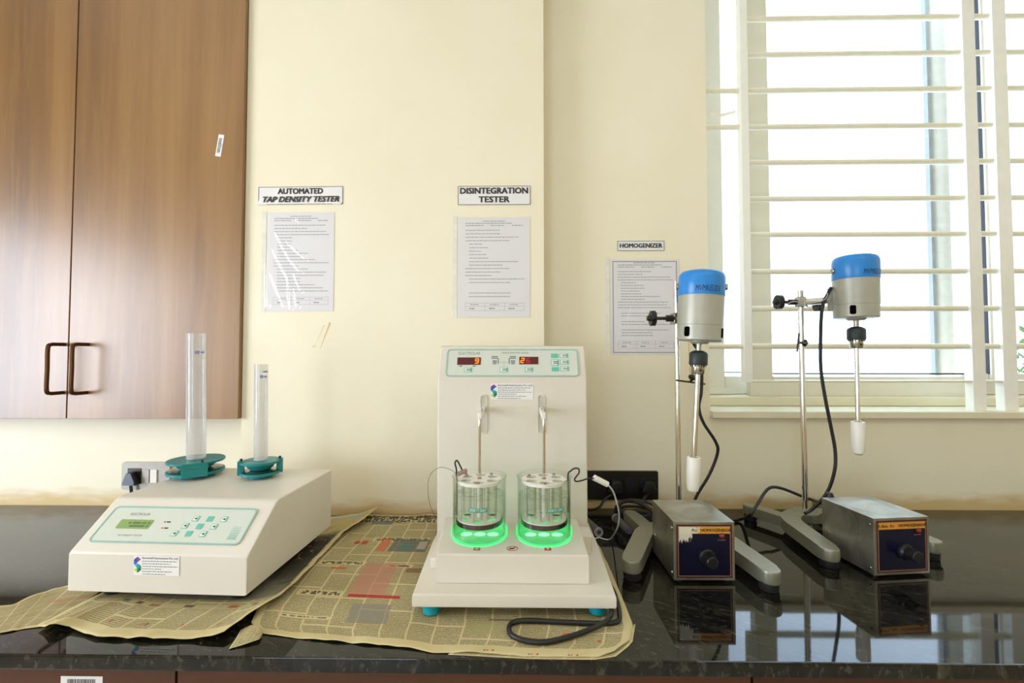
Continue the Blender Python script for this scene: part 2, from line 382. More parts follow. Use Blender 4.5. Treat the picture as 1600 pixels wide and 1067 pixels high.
    def build(s, name, mat, parent=None, label=None, angle=35):
        me = bpy.data.meshes.new(name)
        bmesh.ops.recalc_face_normals(s.bm, faces=s.bm.faces[:]) if s.uv is None else None
        if parent is not None: s.bm.transform(wmat(parent).inverted())
        s.bm.to_mesh(me); s.bm.free()
        for m in (mat if isinstance(mat, (list, tuple)) else [mat]): me.materials.append(MAT[m])
        me.set_sharp_from_angle(angle=R(angle))
        o = bpy.data.objects.new(name, me); C.objects.link(o)
        if parent is not None: o.parent = parent
        if label: o['label'] = label
        if s.bv: w = o.modifiers.new('face_normals', 'WEIGHTED_NORMAL'); w.keep_sharp = True; w.weight = 90
        return o
def rr(u0, v0, u1, v1, r, n=5):
    pts = []
    for (cx, cy, a) in ((u1 - r, v1 - r, 0), (u0 + r, v1 - r, 90), (u0 + r, v0 + r, 180), (u1 - r, v0 + r, 270)):
        for k in range(n + 1): t = R(a + 90 * k / n); pts.append((cx + r * math.cos(t), cy + r * math.sin(t)))
    return pts
def struct(name, mb, mat, parent=None):
    o = mb.build(name, mat, parent); o['kind'] = 'structure'; return o

# ------------------------------------------------------------------ the room
XL, XR, YB, ZT = -2.6, 2.6, -3.2, 3.0
WX0, WX1, WZ0, WZ1 = .585, 2.45, 1.125, 2.92       # window opening in the back wall
struct('floor', MB().box(XL - .2, YB - .2, -.1, XR + .2, YW + .3, 0), 'floor_tile')
struct('ceiling', MB().box(XL - .2, YB - .2, ZT, XR + .2, YW + .3, ZT + .1), 'ceiling_paint')
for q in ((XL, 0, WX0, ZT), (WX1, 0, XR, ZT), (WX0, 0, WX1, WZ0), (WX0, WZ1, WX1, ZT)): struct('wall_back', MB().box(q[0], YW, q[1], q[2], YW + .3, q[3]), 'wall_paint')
m = MB(); ly0, ly1, lz0, lz1 = -.72, .62, .83, 1.97
m.box(XL - .2, YB, 0, XL, ly0, ZT); m.box(XL - .2, ly1, 0, XL, YW + .3, ZT); m.box(XL - .2, ly0, 0, XL, ly1, lz0); m.box(XL - .2, ly0, lz1, XL, ly1, ZT)
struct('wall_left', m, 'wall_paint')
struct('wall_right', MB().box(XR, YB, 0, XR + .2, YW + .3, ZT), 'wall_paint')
for q in ((XL - .2, 0, -2.33, ZT), (-.87, 0, XR + .2, ZT), (-2.33, 0, -.87, .72), (-2.33, 1.88, -.87, ZT)): struct('wall_front', MB().box(q[0], YB - .2, q[1], q[2], YB, q[3]), 'wall_paint')  # unseen wall, its opening added to suit the rear fill light
PX0, PX1 = -.8155, .0728
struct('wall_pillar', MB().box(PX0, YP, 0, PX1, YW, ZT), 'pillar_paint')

# window: outer frame, fixed pane frame, sliding sash, glass, sill
win = bpy.data.objects.new('window_1', None); C.objects.link(win); win.location = (WX0, YW, WZ0); win['kind'] = 'structure'
def WXp(px, y): return PY(px, 500, y).x
def WZp(py, y): return PY(1350, py, y).z
def ringbox(mb, x0, x1, z0, z1, y0, y1, w, wb, bev=.003):
    mb.box(x0, y0, z0, x0 + w, y1, z1, bev); mb.box(x1 - w, y0, z0, x1, y1, z1, bev)
    mb.box(x0 + w, y0, z0, x1 - w, y1, z0 + wb, bev); mb.box(x0 + w, y0, z1 - w, x1 - w, y1, z1, bev)
yo, ys, yg_ = 1.63, 1.56, 1.585
zr = WZp(616, yo)
m = MB(); ringbox(m, WX0 + .0005, WX1 - .0005, zr, WZ1, yo, 1.70, WXp(1131.5, yo) - WX0, WZp(588, yo) - zr)
m.box(WX0 + .0005, yo - .010, zr, WX0 + .045, yo + .002, WZ1, .003); m.box(WX0 + .045, yo - .010, zr, WX0 + .18, yo + .002, zr + .022, .002)
struct('window_frame', m, 'white_paint_frame', win)
struct('window_track', MB().box(WX0 + .001, 1.532, WZ0 + .0225, WX1 - .001, 1.70, zr - .001, .003), 'sill_paint', win)
sx0, sx1 = WXp(1174, ys), WXp(1512, ys); sw = WXp(1207, ys) - sx0; szb, szt = WZp(620.5, ys), WZp(597, ys)
m = MB(); m.box(sx0, ys, szb, sx0 + sw, ys + .045, WZ1, .006); m.box(sx0 + sw, ys, szb, sx1, ys + .045, WZp(588.5, ys), .004)
m.box(sx0 - .012, ys - .005, szb, sx1, ys + .003, szt, .006)
struct('window_sash', m, 'sash_beige', win)
m = MB(); z_ = WZp(584, yg_); m.box(sx0 + sw, yg_ - .006, z_ - .002, sx1, yg_ + .004, z_ + .0025); struct('window_gasket', m, 'gasket', win)
m = MB(); z_ = WZp(582, 1.66); m.box(WXp(1132, 1.65), 1.655, z_ - .002, sx0 + .02, 1.668, z_ + .002); struct('window_gasket', m, 'gasket', win)
m = MB(); m.box(WXp(1536.5, 1.60), ys + .025, WZp(584, 1.60), WXp(1546.5, 1.60), ys + .06, WZ1); struct('window_gasket', m, 'gasket', win)
rx0 = WXp(1546.5, ys + .02); z_ = WZp(584, ys); zb_ = WZp(596, ys)
m = MB(); m.box(rx0, ys + .018, zb_, rx0 + .050, ys + .06, WZ1, .004); m.box(rx0 + .050, ys + .028, zb_, rx0 + .092, ys + .06, WZ1, .004); m.box(rx0 + .092, ys + .028, zb_, WX1 - .001, ys + .06, z_, .003)
m.box(sx1 + .031, ys + .028, zb_, rx0 - .001, ys + .06, z_, .003); m.box(sx1, ys + .006, szb, sx1 + .03, ys + .052, WZ1, .004)
struct('window_side_frame', m, 'white_paint_frame', win)
for x0_, x1_, y_ in ((sx0 + sw, sx1, yg_), (WXp(1131.5, 1.66), sx0, 1.665), (rx0 + .092, WX1 - .06, 1.605)):
    struct('window_glass', MB().box(x0_, y_, z_ - .004, x1_, y_ + .0035, WZ1 - .02), 'window_glass', win)
struct('window_sill', MB().box(WX0 - .0005, YW - .022, WZ0 + .0002, WX1, 1.70, WZ0 + .022, .004), 'sill_paint', win)

# security grille set in the window opening
gy = 1.43
gr = thing('security_grille', 'cream painted security grille of horizontal rods across the window', 'grille', (WX0, gy, 1.14))
lp0, lp1 = PY(1163, 500, gy - .016).x, PY(1175.5, 500, gy - .016).x
zs = [PY(1400, q, gy).z for q in (28, 84, 140, 197, 253, 310, 366, 424, 482, 541)] + [2.50, 2.615, 2.73, 2.845]
gx1 = 2.45
for z in zs:
    MB().cyl((lp1 - .002, gy, z), (gx1 - .03, gy, z), .0088, seg=12).build('bar', 'grille_paint', gr)
zbar = PY(1400, 595.5, gy).z
MB().box(lp1, gy - .014, zbar - .003, gx1 - .03, gy + .014, zbar + .003, .001).build('bottom_bar', 'grille_paint', gr)
def post(a, b, z0): MB().box(a, gy - .016, z0, b, gy + .012, WZ1, .002).build('post', 'post_lit_paint', gr)  # lighter colour than the bars paints in the posts' overexposure
post(lp0, lp1, zbar - .004)
for a, b in ((1518, 1538.5), (1566, 1588)): post(PY(a, 500, gy - .016).x, PY(b, 500, gy - .016).x, WZ0 + .0215)
post(gx1 - .035, gx1 - .012, WZ0 + .0215)
for i in (2, 3, 9): MB().cyl((WX0 - .001, gy, zs[i]), (lp0 + .002, gy, zs[i]), .0082, seg=12).build('wall_stub', 'grille_paint', gr)
# scrap of tape stuck by the frame
t_ = thing('tape_scrap', 'loose scrap of white tape on the window frame between two grille stubs', 'tape', PY(1112, 180, 1.452))
m = MB(); q = [PY(1110, 175, 1.447), PY(1124, 178, 1.440), PY(1149, 172, 1.43), PY(1150, 177, 1.43), PY(1126, 183, 1.440), PY(1112, 186, 1.447)]
b0 = [m.bm.verts.new(p) for p in q]; b1 = [m.bm.verts.new(p + Vector((0, .0006, 0))) for p in q]
m._f(b0); m._f(b1[::-1])
for i in range(6): m._f([b0[i], b1[i], b1[(i + 1) % 6], b0[(i + 1) % 6]])
m.build('strip', 'tape', t_)

# outside the window: pale wall pier with pipe, shrub
pr = thing('drainpipe', 'pale blue-grey drainpipe standing outside the right part of the window', 'pipe', (1.70, 1.95, 0))
p0, p1 = PY(1447, 300, 1.95).x, PY(1498, 300, 1.95).x
MB().box(p0, 1.93, 0, p0 + .012, 1.95, 4.6).build('edge_strip', 'outdoor_grey', pr)
MB().cyl((p0 + .058, 1.96, 0), (p0 + .058, 1.96, 4.6), .042, seg=24).build('pipe', 'outdoor_pale', pr)
MB().box(p1 - .022, 1.93, 0, p1, 1.95, 4.6).build('back_strip', 'outdoor_grey', pr)
sh = thing('shrub', 'leafy green shrub outside seen at the right edge of the window', 'shrub', (4.05, 3.4, 0))
m = MB()
for k in range(1300):
    a = random.uniform(0, 2 * PI); rad = .62 * math.sqrt(random.random()); z = .7 + random.random() * .85
    c = Vector((4.05 + rad * math.cos(a) * .8, 3.4 + rad * math.sin(a), z)); s_ = random.uniform(.03, .06)
    M = T(*c) @ Matrix.Rotation(random.uniform(0, 6), 4, 'Z') @ Matrix.Rotation(random.uniform(-1, 1), 4, 'X')
    m.poly(M, [(0, -s_), (s_ * .45, -s_ * .2), (s_ * .3, s_ * .5), (0, s_), (-s_ * .3, s_ * .5), (-s_ * .45, -s_ * .2)], 0, .001)
m.build('foliage', 'leaf', sh)
m = MB()
for k in range(5): m.tube(spline([(4.05, 3.4, 0), (4.05 + random.uniform(-.1, .1), 3.4, .5), (4.05 + random.uniform(-.3, .3), 3.4 + random.uniform(-.3, .3), 1.2)], 4), .015, 6)
m.build('stem', 'bark', sh)

# ------------------------------------------------------------------ wall cabinet
cb = thing('wall_cabinet', 'walnut laminate wall cabinet with two doors above the counter at the left', 'cabinet', (-1.3, YW, 1.131))
cz0, cz1 = 1.131, 2.62; seam = -1.3225
MB().box(-2.1, 1.335, cz0, PX0 - .0007, YW - .0005, cz1).build('body', 'walnut', cb)
dl = MB().box(-2.1, 1.315, cz0, seam - .0018, 1.334, cz1, .001).build('door', 'walnut', cb)
dr = MB().box(seam + .0018, 1.315, cz0, PX0 - .0012, 1.334, cz1, .001).build('door', 'walnut', cb)
for d_, px in ((dl, 101), (dr, 138)):
    a = PY(px, 536, 1.315); zt_, zb_ = PY(px, 538, 1.30).z, PY(px, 614, 1.30).z; x = a.x; yb = 1.268
    MB().tube(spline([(x, 1.314, zt_), (x, 1.29, zt_), (x, yb + .010, zt_ - .001), (x, yb, zt_ - .010), (x, yb, (zt_ + zb_) / 2), (x, yb, zb_ + .010), (x, yb + .010, zb_ + .001), (x, 1.29, zb_), (x, 1.314, zb_)], 5), .0052, 10).build('handle', 'bronze', d_)
def barcode_label(F, w, h, name, parent):
    m = MB(); m.quad(F, -w / 2, -h / 2, w / 2, h / 2, .0004); m.mi = 1; random.seed(3)
    u = -w * .34
    while u < w * .34:
        b = random.choice((.0006, .0012, .0018)); m.quad(F, u, -h * .22, u + b, h * .30, .0006); u += b + random.choice((.0008, .0014))
    m.text('000412', F @ T(0, -h * .36, 0), h * .2, z=.0006)
    return m.build(name, ['paper', 'black_print'], parent)
b0, b1 = PY(346.5, 210, 1.315), PY(340.5, 245, 1.315)
ev = (b0 - b1).normalized()
barcode_label(Frame((b0 + b1) / 2 + Vector((0, -.0003, 0)), ev, Vector((-ev.z, 0, ev.x))), .066, .017, 'barcode_sticker', dr)

# ------------------------------------------------------------------ counter and base cabinets
yb_ = YW - .0008; yp_ = YP - .0008; fl_ = [(XL + .002, .71), (XR - .002, .71), (XR - .002, yb_), (PX1 + .001, yb_), (PX1 + .001, yp_), (PX0 - .001, yp_), (PX0 - .001, yb_), (XL + .002, yb_)]
m = MB(); m.poly(I4, fl_, ZC - .0235, ZC, .0035)
tag(m.build('countertop', 'granite'), 'polished black granite countertop running along the wall', 'countertop')
cuts = [(-2.59, -.547, 'brown wooden base cabinet with a barcode label under the left of the counter'), (-.5465, .3635, 'brown wooden base cabinet under the middle of the counter'), (.364, 2.59, 'brown wooden base cabinet under the right of the counter')]
for i, (a, b, lab) in enumerate(cuts):
    c = thing('base_cabinet', lab, 'cabinet', ((a + b) / 2, 1.0, 0), 0, 'base cabinets under the counter')
    MB().box(a, .755, .0, b, YP - .002, ZC - .0245).build('body', 'drawer_wood', c)
    f = MB().box(a + .0015, .733, .62, b - .0015, .754, ZC - .026, .0015).build('drawer_front', 'drawer_wood', c)
    MB().box(a + .0015, .733, .08, b - .0015, .754, .616, .0015).build('door', 'drawer_wood', c)
    if i == 0:
        q = PY(128, 1067, .733); barcode_label(Frame((q.x, .7328, q.z), (1, 0, 0), (0, 0, 1)), .068, .022, 'barcode_label', f)

# ------------------------------------------------------------------ newspapers
def patch(name, mat, near, right, far, left, n, mth, zfun, parent=None, thick=.0005):
    """a sheet bounded by four edge polylines (points in metres on the counter), gridded and creased"""
    def samp(pl, k):
        L = [0]
        for a, b in zip(pl, pl[1:]): L.append(L[-1] + (b - a).length)
        out = []
        for i in range(k + 1):
            s_ = L[-1] * i / k; j = 0
            while j < len(pl) - 2 and L[j + 1] < s_: j += 1
            t = (s_ - L[j]) / max(1e-9, L[j + 1] - L[j]); out.append(pl[j].lerp(pl[j + 1], t))
        return out
    A, B = samp(near, n), samp(far, n); L_, R_ = samp(left, mth), samp(right, mth)
    bm = bmesh.new(); uvl = bm.loops.layers.uv.new('UVMap'); G = []; uvs = {}
    for j in range(mth + 1):
        row = []
        for i in range(n + 1):
            u, v = i / n, j / mth
            p = A[i] * (1 - v) + B[i] * v + L_[j] * (1 - u) + R_[j] * u - ((A[0] * (1 - u) + A[-1] * u) * (1 - v) + (B[0] * (1 - u) + B[-1] * u) * v)
            p = Vector((p.x, p.y, p.z + zfun(u, v, p)))
            vv = bm.verts.new(p); row.append(vv); uvs[vv] = (u, v)
        G.append(row)
    fs = []
    for j in range(mth):
        for i in range(n):
            f = bm.faces.new([G[j][i], G[j][i + 1], G[j + 1][i + 1], G[j + 1][i]]); f.smooth = True; fs.append(f)
            for lp in f.loops: lp[uvl].uv = uvs[lp.vert]
    me = bpy.data.meshes.new(name)
    if parent is not None: bm.transform(wmat(parent).inverted())
    bm.to_mesh(me); bm.free(); me.materials.append(MAT[mat])
    o = bpy.data.objects.new(name, me); C.objects.link(o)
    if parent is not None: o.parent = parent
    sol = o.modifiers.new('thickness', 'SOLIDIFY'); sol.thickness = thick; sol.offset = 1
    return o
K = lambda *pp: [PZ(a, b, ZC) for a, b in pp]
V3 = lambda *pp: [Vector((a, b, ZC)) for a, b in pp]
def nuv(x0, y0, x1, y1):
    a, b = PZ(x0, y1, ZC), PZ(x1, y0, ZC); c = PZ((x0 + x1) / 2, y1, ZC); d = PZ((x0 + x1) / 2, y0, ZC)
    u0 = (PZ(x0, y1, ZC).x + .50) / .695; u1 = (PZ(x1, y1, ZC).x + .50) / .695
    return u0, u1, (a.y - .735) / .585, (d.y - .735) / .585
NC = [((581, 820.5, 615, 815.5), (95, 110, 112), .8), ((616, 862, 672, 843), (96, 102, 98), .8), ((628, 860, 645, 848), (80, 130, 118), .6), ((655, 858, 668, 846), (200, 190, 170), .6), ((597, 862, 612, 843), (200, 104, 66), .75),
      ((554, 851, 562, 846), (176, 62, 45), .9), ((565, 851, 574, 846), (176, 62, 45), .9), ((518, 890, 543, 887), (200, 98, 60), .9), ((573, 926.5, 624, 880), (190, 132, 112), .72), ((637, 893, 660, 886), (120, 80, 55), .7),
      ((540, 932, 623, 927), (180, 40, 45), .9), ((546, 971, 608, 941), (136, 132, 122), .72), ((833, 957, 891, 953), (140, 50, 45), .75), ((876, 976.5, 887, 973), (205, 100, 60), .85), ((893, 978, 897, 974), (140, 40, 45), .8), ((936, 988, 941, 984), (170, 60, 50), .7),
      ((760, 958, 828, 955), (70, 66, 60), .6), ((735, 978, 780, 958), (165, 160, 110), .6)]
for x, y in ((761, 1008.5), (841, 1011), (913, 1013)):
    NC += [((x + 5 * i, y + 1.5, x + 5 * i + 3, y - 1.5), c, .9) for i, c in enumerate(((60, 80, 140), (200, 50, 90), (225, 180, 50), (30, 30, 30)))]
def box4(r): a, b, c, d = nuv(r[0], r[1], r[2], r[3]); return (a, b, min(c, d), max(c, d))
newsprint('news_centre', 14, [box4(r) + (c, k) for r, c, k in NC] + [(.02, .98, .972, .978, (60, 52, 50), .9)],
    [box4(r) + (c,) for r, c in (((562, 818.5, 690, 808.5), (66, 62, 54)), ((584, 847, 672, 840), (88, 80, 60)), ((500, 883.5, 573, 877), (70, 66, 54)), ((460, 931.5, 535, 922.5), (66, 62, 52)), ((415, 968.5, 503, 962.5), (84, 80, 62)), ((604, 886, 646, 880.5), (120, 60, 60)))])
newsprint('news_left', 7,
    [(.05, .95, .16, .185, (190, 176, 126), .6), (.18, .22, .165, .18, (90, 100, 130), .8), (.27, .31, .165, .18, (90, 40, 60), .8), (.36, .42, .165, .18, (140, 80, 60), .7), (.55, .60, .165, .18, (60, 60, 70), .8), (.78, .83, .165, .18, (175, 70, 50), .85), (.90, .93, .165, .18, (70, 70, 60), .8),
     (.30, .31, .06, .075, (200, 120, 60), .9), (.32, .335, .06, .075, (120, 80, 100), .8), (.50, .51, .06, .075, (200, 80, 60), .9), (.52, .535, .06, .075, (90, 90, 60), .8), (.70, .71, .06, .075, (170, 80, 90), .9), (.88, .89, .06, .075, (190, 90, 60), .9)],
    [], (.12, .965, .215, .97, [(.0, srgb((128, 122, 106))), (.22, srgb((66, 62, 56))), (.42, srgb((24, 24, 26))), (.6, srgb((60, 56, 50))), (.74, srgb((176, 158, 112))), (.92, srgb((190, 170, 110))), (1.0, srgb((150, 165, 180)))], .93))
newsprint('news_far_left', 6, [(.6, .95, .55, .62, (190, 120, 90), .4)], [(.1, .5, .1, .16, (110, 105, 85))])

def creases(seed, amp, edge=.18):
    def f(u, v, p):
        e = min(u, 1 - u, v, 1 - v); k = max(0, 1 - e / edge)
        a = noise.noise(Vector((p.x * 9 + seed, p.y * 7, seed))); b = noise.noise(Vector((p.x * 22, p.y * 20 + seed, 3)))
        return (abs(a) * amp * .9 + abs(b) * amp * .5) * (.12 + .9 * k * k)
    return f
np_c = thing('newspaper', 'newspaper spread flat under the disintegration tester, folded at its right edge', 'newspaper', (-.1, 1.0, ZC), 0, 'newspapers on the counter')
def zc(u, v, p):
    z = .0006 + creases(4, .007, .2)(u, v, p)
    if v > .93: z += (v - .93) * .06 * (1 + .6 * math.sin(u * 22))
    return z
patch('page', 'news_centre', K((408, 991), (470, 999), (560, 1007), (640, 1014), (676, 1021), (730, 1022), (830, 1027), (935, 1028), (960, 1022)), 
      K((960, 1022), (984, 1003), (989, 978), (972, 935), (955, 895), (938, 858)) + V3((.185, 1.2), (.165, 1.29)),
      V3((-.49, 1.318), (-.3, 1.322), (-.1, 1.322), (.165, 1.29)), K((408, 991), (392, 975), (405, 945)) + V3((-.50, 1.0), (-.49, 1.318)), 90, 80, zc, np_c)
patch('folded_edge', 'news_far_left', K((700, 1023), (830, 1030), (930, 1031), (962, 1026)), K((962, 1026), (988, 1006), (993, 976)), K((720, 1010), (900, 1012), (975, 985), (993, 976)), K((700, 1023), (720, 1010)), 30, 6, lambda u, v, p: .0002 + .001 * v, np_c)
fold = patch('folded_corner', 'news_far_left', K((358, 1015), (380, 1010), (405, 1003)), K((405, 1003), (410, 995)), K((376, 986), (392, 984), (410, 990), (410, 995)), K((358, 1015), (368, 1000), (376, 986)), 16, 8, lambda u, v, p: .0012 + .007 * math.sin(PI * u) * v + .003 * u, np_c)
np_l = thing('newspaper', 'newspaper page with a dark picture advertisement under the tap density tester', 'newspaper', (-.62, 1.0, ZC), 0, 'newspapers on the counter')
def zl(u, v, p):
    z = .0034 + creases(9, .008, .14)(u, v, p)
    z += .012 * math.exp(-((u - .12) / .05) ** 2) * max(0, 1 - v * 4)
    if u > .86: z += (u - .86) * .05 * (1 + .5 * math.sin(v * 9))
    if u > .7 and v > .8: z += ((u - .7) / .3) ** 2 * ((v - .8) / .2) ** 1.5 * .022
    return z
patch('page', 'news_left', K((58, 983), (78, 991), (108, 986), (150, 999), (245, 1003), (330, 1002), (350, 999)), K((350, 999), (385, 976), (436, 943), (463, 922), (500, 876), (536, 840)) + V3((-.40, 1.315)),
      V3((-.86, 1.30), (-.6, 1.305), (-.395, 1.315)), K((58, 983), (110, 955), (165, 930)) + V3((-.86, 1.1), (-.86, 1.30)), 80, 70, zl, np_l)
np_f = thing('newspaper', 'crumpled newspaper page poking out left of the tap density tester', 'newspaper', (-.9, .85, ZC), 0, 'newspapers on the counter')
patch('page', 'news_far_left', K((-60, 1004), (0, 991), (40, 983), (74, 979)), K((74, 979), (120, 950), (190, 905)), K((-60, 960), (0, 950), (20, 948), (85, 921), (108, 915), (190, 905)), K((-60, 1004), (-60, 960)), 40, 24,
      lambda u, v, p: .0008 + creases(2, .012, .3)(u, v, p) * (1 if u < .6 else .2), np_f)

# ------------------------------------------------------------------ shared small pieces
def company_sticker(F, w, h, parent, slant=0):
    """white vendor sticker: faceted S mark and printed address lines; F has u right, v up"""
    m = MB(); m.quad(F, -w / 2, -h / 2, w / 2, h / 2, .0003)
    s = m.build('company_sticker', 'paper', parent, 'white sticker with a rainbow S mark')
    L = MB(); g = h / 100; ox, oy = -w / 2 + 20 * g, 0
    facets = [([(0, 44), (18, 30), (0, 16), (-6, 30)], 'logo_purple'), ([(0, 44), (-6, 30), (0, 16), (-19, 28)], 'logo_violet'), ([(-19, 28), (0, 16), (-8, 4), (-19, 8)], 'logo_blue'),
              ([(-19, 8), (-8, 4), (0, 10), (8, 4), (-2, -14), (-10, -4)], 'logo_cyan'), ([(0, 10), (18, 0), (8, -16), (-2, -14)], 'logo_teal'), ([(18, 0), (20, -22), (2, -38), (8, -16)], 'logo_dark'),
              ([(8, -16), (2, -38), (-6, -26), (-2, -14)], 'logo_green'), ([(-2, -14), (2, -38), (-18, -22)], 'logo_lime')]
    for k, (p, nm) in enumerate(facets): L.mi = k; L.poly(F, [(ox + a * g, oy + b * g) for a, b in p], .0006 + k * 2e-5)
    L.build('emblem', [f[1] for f in facets], s)
    x0 = -w / 2 + 46 * g; m = MB()
    m.text('Servewell Instruments Pvt. Ltd.', F @ T((x0 + w / 2 - 6 * g) / 2, 38 * g, 0), 15 * g, w / 2 - 6 * g - x0, bold=.025, z=.0006)
    random.seed(5)
    for k, ln in enumerate((.96, .80, .98, .55, .82, .66)):
        u = x0; e = x0 + (w / 2 - 6 * g - x0) * ln; v = (22 - 13 * k) * g
        while u < e:
            q = random.uniform(4, 14) * g; m.quad(F, u, v - 2.0 * g, min(u + q, e), v + 2.0 * g, .0006); u += q + 3.6 * g
    m.build('print', 'grey_print', s)
for nm, c in (('logo_purple', (130, 70, 160)), ('logo_violet', (80, 50, 140)), ('logo_blue', (30, 100, 190)), ('logo_cyan', (40, 180, 215)), ('logo_teal', (20, 150, 160)), ('logo_dark', (10, 100, 80)), ('logo_green', (30, 150, 80)), ('logo_lime', (170, 205, 40))): simple(nm, c, .5)
def seven(m, F, ch, cx, cy, w, h, t, z, slant=.12):
    segs = {'a': (-w / 2, h / 2, w / 2, h / 2), 'g': (-w / 2, 0, w / 2, 0), 'd': (-w / 2, -h / 2, w / 2, -h / 2), 'f': (-w / 2, 0, -w / 2, h / 2), 'b': (w / 2, 0, w / 2, h / 2), 'e': (-w / 2, -h / 2, -w / 2, 0), 'c': (w / 2, -h / 2, w / 2, 0)}
    for k in {'9': 'abcdfg', '2': 'abged', '6': 'acdefg'}[ch]:
        x0, y0, x1, y1 = segs[k]; dx, dy = (t / 2, t / 2)
        pts = [(x0 - dx * (y0 != y1), y0 - dy * (y0 == y1)), (x1 + dx * (y0 != y1), y0 - dy * (y0 == y1)), (x1 + dx * (y0 != y1), y1 + dy * (y0 == y1)), (x0 - dx * (y0 != y1), y1 + dy * (y0 == y1))]
        m.poly(F, [(cx + x + slant * y, cy + y) for x, y in pts], z, z + .0002)
def membrane(F, w, h, r, parent, name='control_panel'):
    p = MB().poly(F, rr(-w / 2, -h / 2, w / 2, h / 2, r), .0002, .0012).build(name, 'membrane', parent, 'pale membrane panel with a mint outline')
    MB().band(F, rr(-w / 2, -h / 2, w / 2, h / 2, r), rr(-w / 2 + .003, -h / 2 + .003, w / 2 - .003, h / 2 - .003, r - .003), .0011, .0020).build('outline', 'mint_line', p)
    return p
def key(F, cx, cy, w, h, parent, solid=True, mark=True, arrow=False):
    m = MB(); m.poly(F, rr(cx - w / 2, cy - h / 2, cx + w / 2, cy + h / 2, min(w, h) * .12), .0011, .0019)
    m.mi = 1
    if not solid: m.poly(F, [(cx - w * .42, cy + h * .40), (cx - w * .42, cy - h * .40), (cx + w * .30, cy - h * .40), (cx + w * .30, cy + h * .40)], .0019, .0021)
    m.mi = 2
    if arrow: m.poly(F, [(cx - w * .30, cy), (cx + w * .20, cy + h * .20), (cx + w * .20, cy - h * .20)], .0021, .0023)
    elif mark:
        for k in (.13, -.13): m.quad(F, cx - w * .22, cy + h * k - h * .06, cx + w * .34, cy + h * k + h * .06, .0023)
    return m.build('key', ['mint_key', 'key_white', 'dark_print'], parent)

# ------------------------------------------------------------------ tap density tester
td = thing('tap_density_tester', 'white tap density tester with sloping key panel and two teal cylinder holders', 'lab instrument', (-.498, .838, ZC), R(-2.2))
TM = wmat(td)   # local: x along the front (body is x -.348..0), y depth, z up
W_, D_ = .348, .343
prof = [(0, .026), (0, .093), (.004, .0985), (.092, .166), (.104, .1702), (D_, .1702), (D_, .026)]
m = MB(); A = TM @ Frame((-W_, 0, 0), (0, 1, 0), (0, 0, 1)); m.poly(A, prof, 0, W_, .004); m.build('body', 'white_case', td)
for x, y in ((-W_ + .055, .045), (-.04, .045), (-W_ + .055, D_ - .045), (-.04, D_ - .045)):
    MB().lathe([(0, .0055), (.018, .0055), (.02, .009), (.022, .0265), (0, .0265)], TM @ T(x, y, 0), 20).build('foot', 'rubber', td)
sl = Vector((0, .088, .0675)).normalized(); nf = Vector((1, 0, 0)).cross(sl)
c0 = Vector((-W_ / 2 - .004, .048, .1323))
FP = TM @ Frame(c0 + nf * .0004, (1, 0, 0), sl)
pw, ph = .300, .078
mp = membrane(FP, pw, ph, .010, td)
def pu(px, py):                       # photo pixel -> panel coordinates
    n = (FP.to_3x3() @ Vector((0, 0, 1))); d = ray(px, py); o = Vector((0, 0, CZ)); t = (FP.translation - o).dot(n) / d.dot(n)
    q = FP.inverted() @ (o + d * t); return q.x, q.y
a, b = pu(180, 826), pu(242, 813)
lc = MB().poly(FP, rr(a[0], a[1], b[0], b[1], .003), .0011, .002).build('lcd', 'lcd', mp, 'green liquid crystal display')
m = MB(); random.seed(11)
for r_ in range(2):
    for k in range(16):
        if random.random() < .75:
            u = a[0] + (b[0] - a[0]) * (.30 + .042 * k * 1.0) ; v = a[1] + (b[1] - a[1]) * (.62 - .34 * r_)
            if u < b[0] - .004: m.quad(FP, u, v - .0022, u + .0016, v + .0022, .0022)
m.build('digits', 'lcd_dark', mp)
q = pu(220, 804); t0 = pu(205, 804); t1 = pu(236, 804)
MB().text('ELECTROLAB', FP @ T(q[0], q[1], 0), .0075, .040, bold=.01, z=.0014).build('maker_name', 'grey_print', mp)
q = pu(203, 837); MB().text('TAP DENSITY TESTER', FP @ T(q[0], q[1], 0), .0055, .050, bold=.008, z=.0014).build('model_name', 'pale_print', mp)
for i, (px, py, sol) in enumerate(((307, 811, 0), (329, 811.5, 1), (351, 812, 0), (290, 822, 0), (312.5, 823, 1), (335, 823.5, 0), (273, 834, 0), (295.5, 834.5, 1), (318, 835, 0))):
    u, v = pu(px, py); key(FP, u, v, .0125, .0115, mp, bool(sol), False, not sol)
m = MB()
for px, py in ((258, 816), (254, 825.5)):
    u, v = pu(px, py); m.mi = 0; m.lathe([(0, 0), (.0016, 0), (.0014, .0008), (0, .001)], FP @ T(u, v, .0011), 12)
    m.mi = 1; m.quad(FP, u + .004, v - .0014, u + .012, v + .0014, .0014)
m.build('indicator', ['red_print', 'dark_print'], mp)
u, v = pu(367, 833); m = MB()
for k in range(8): m.quad(FP, u - .009, v - .014 + k * .0037, u + .009, v - .014 + k * .0037 + max(.0006, .0030 - .0003 * k), .0014)
m.build('stripe_mark', 'mint_line', mp)
q = PZ(252, 872, .93); FS = TM @ Frame((0, 0, 0), (1, 0, 0), (0, 0, 1))
loc = TM.inverted() @ PY(249, 873, .85)
company_sticker(TM @ Frame((loc.x, -.0006, .0765), (1, 0, 0), (0, 0, 1)), .088, .036, td)

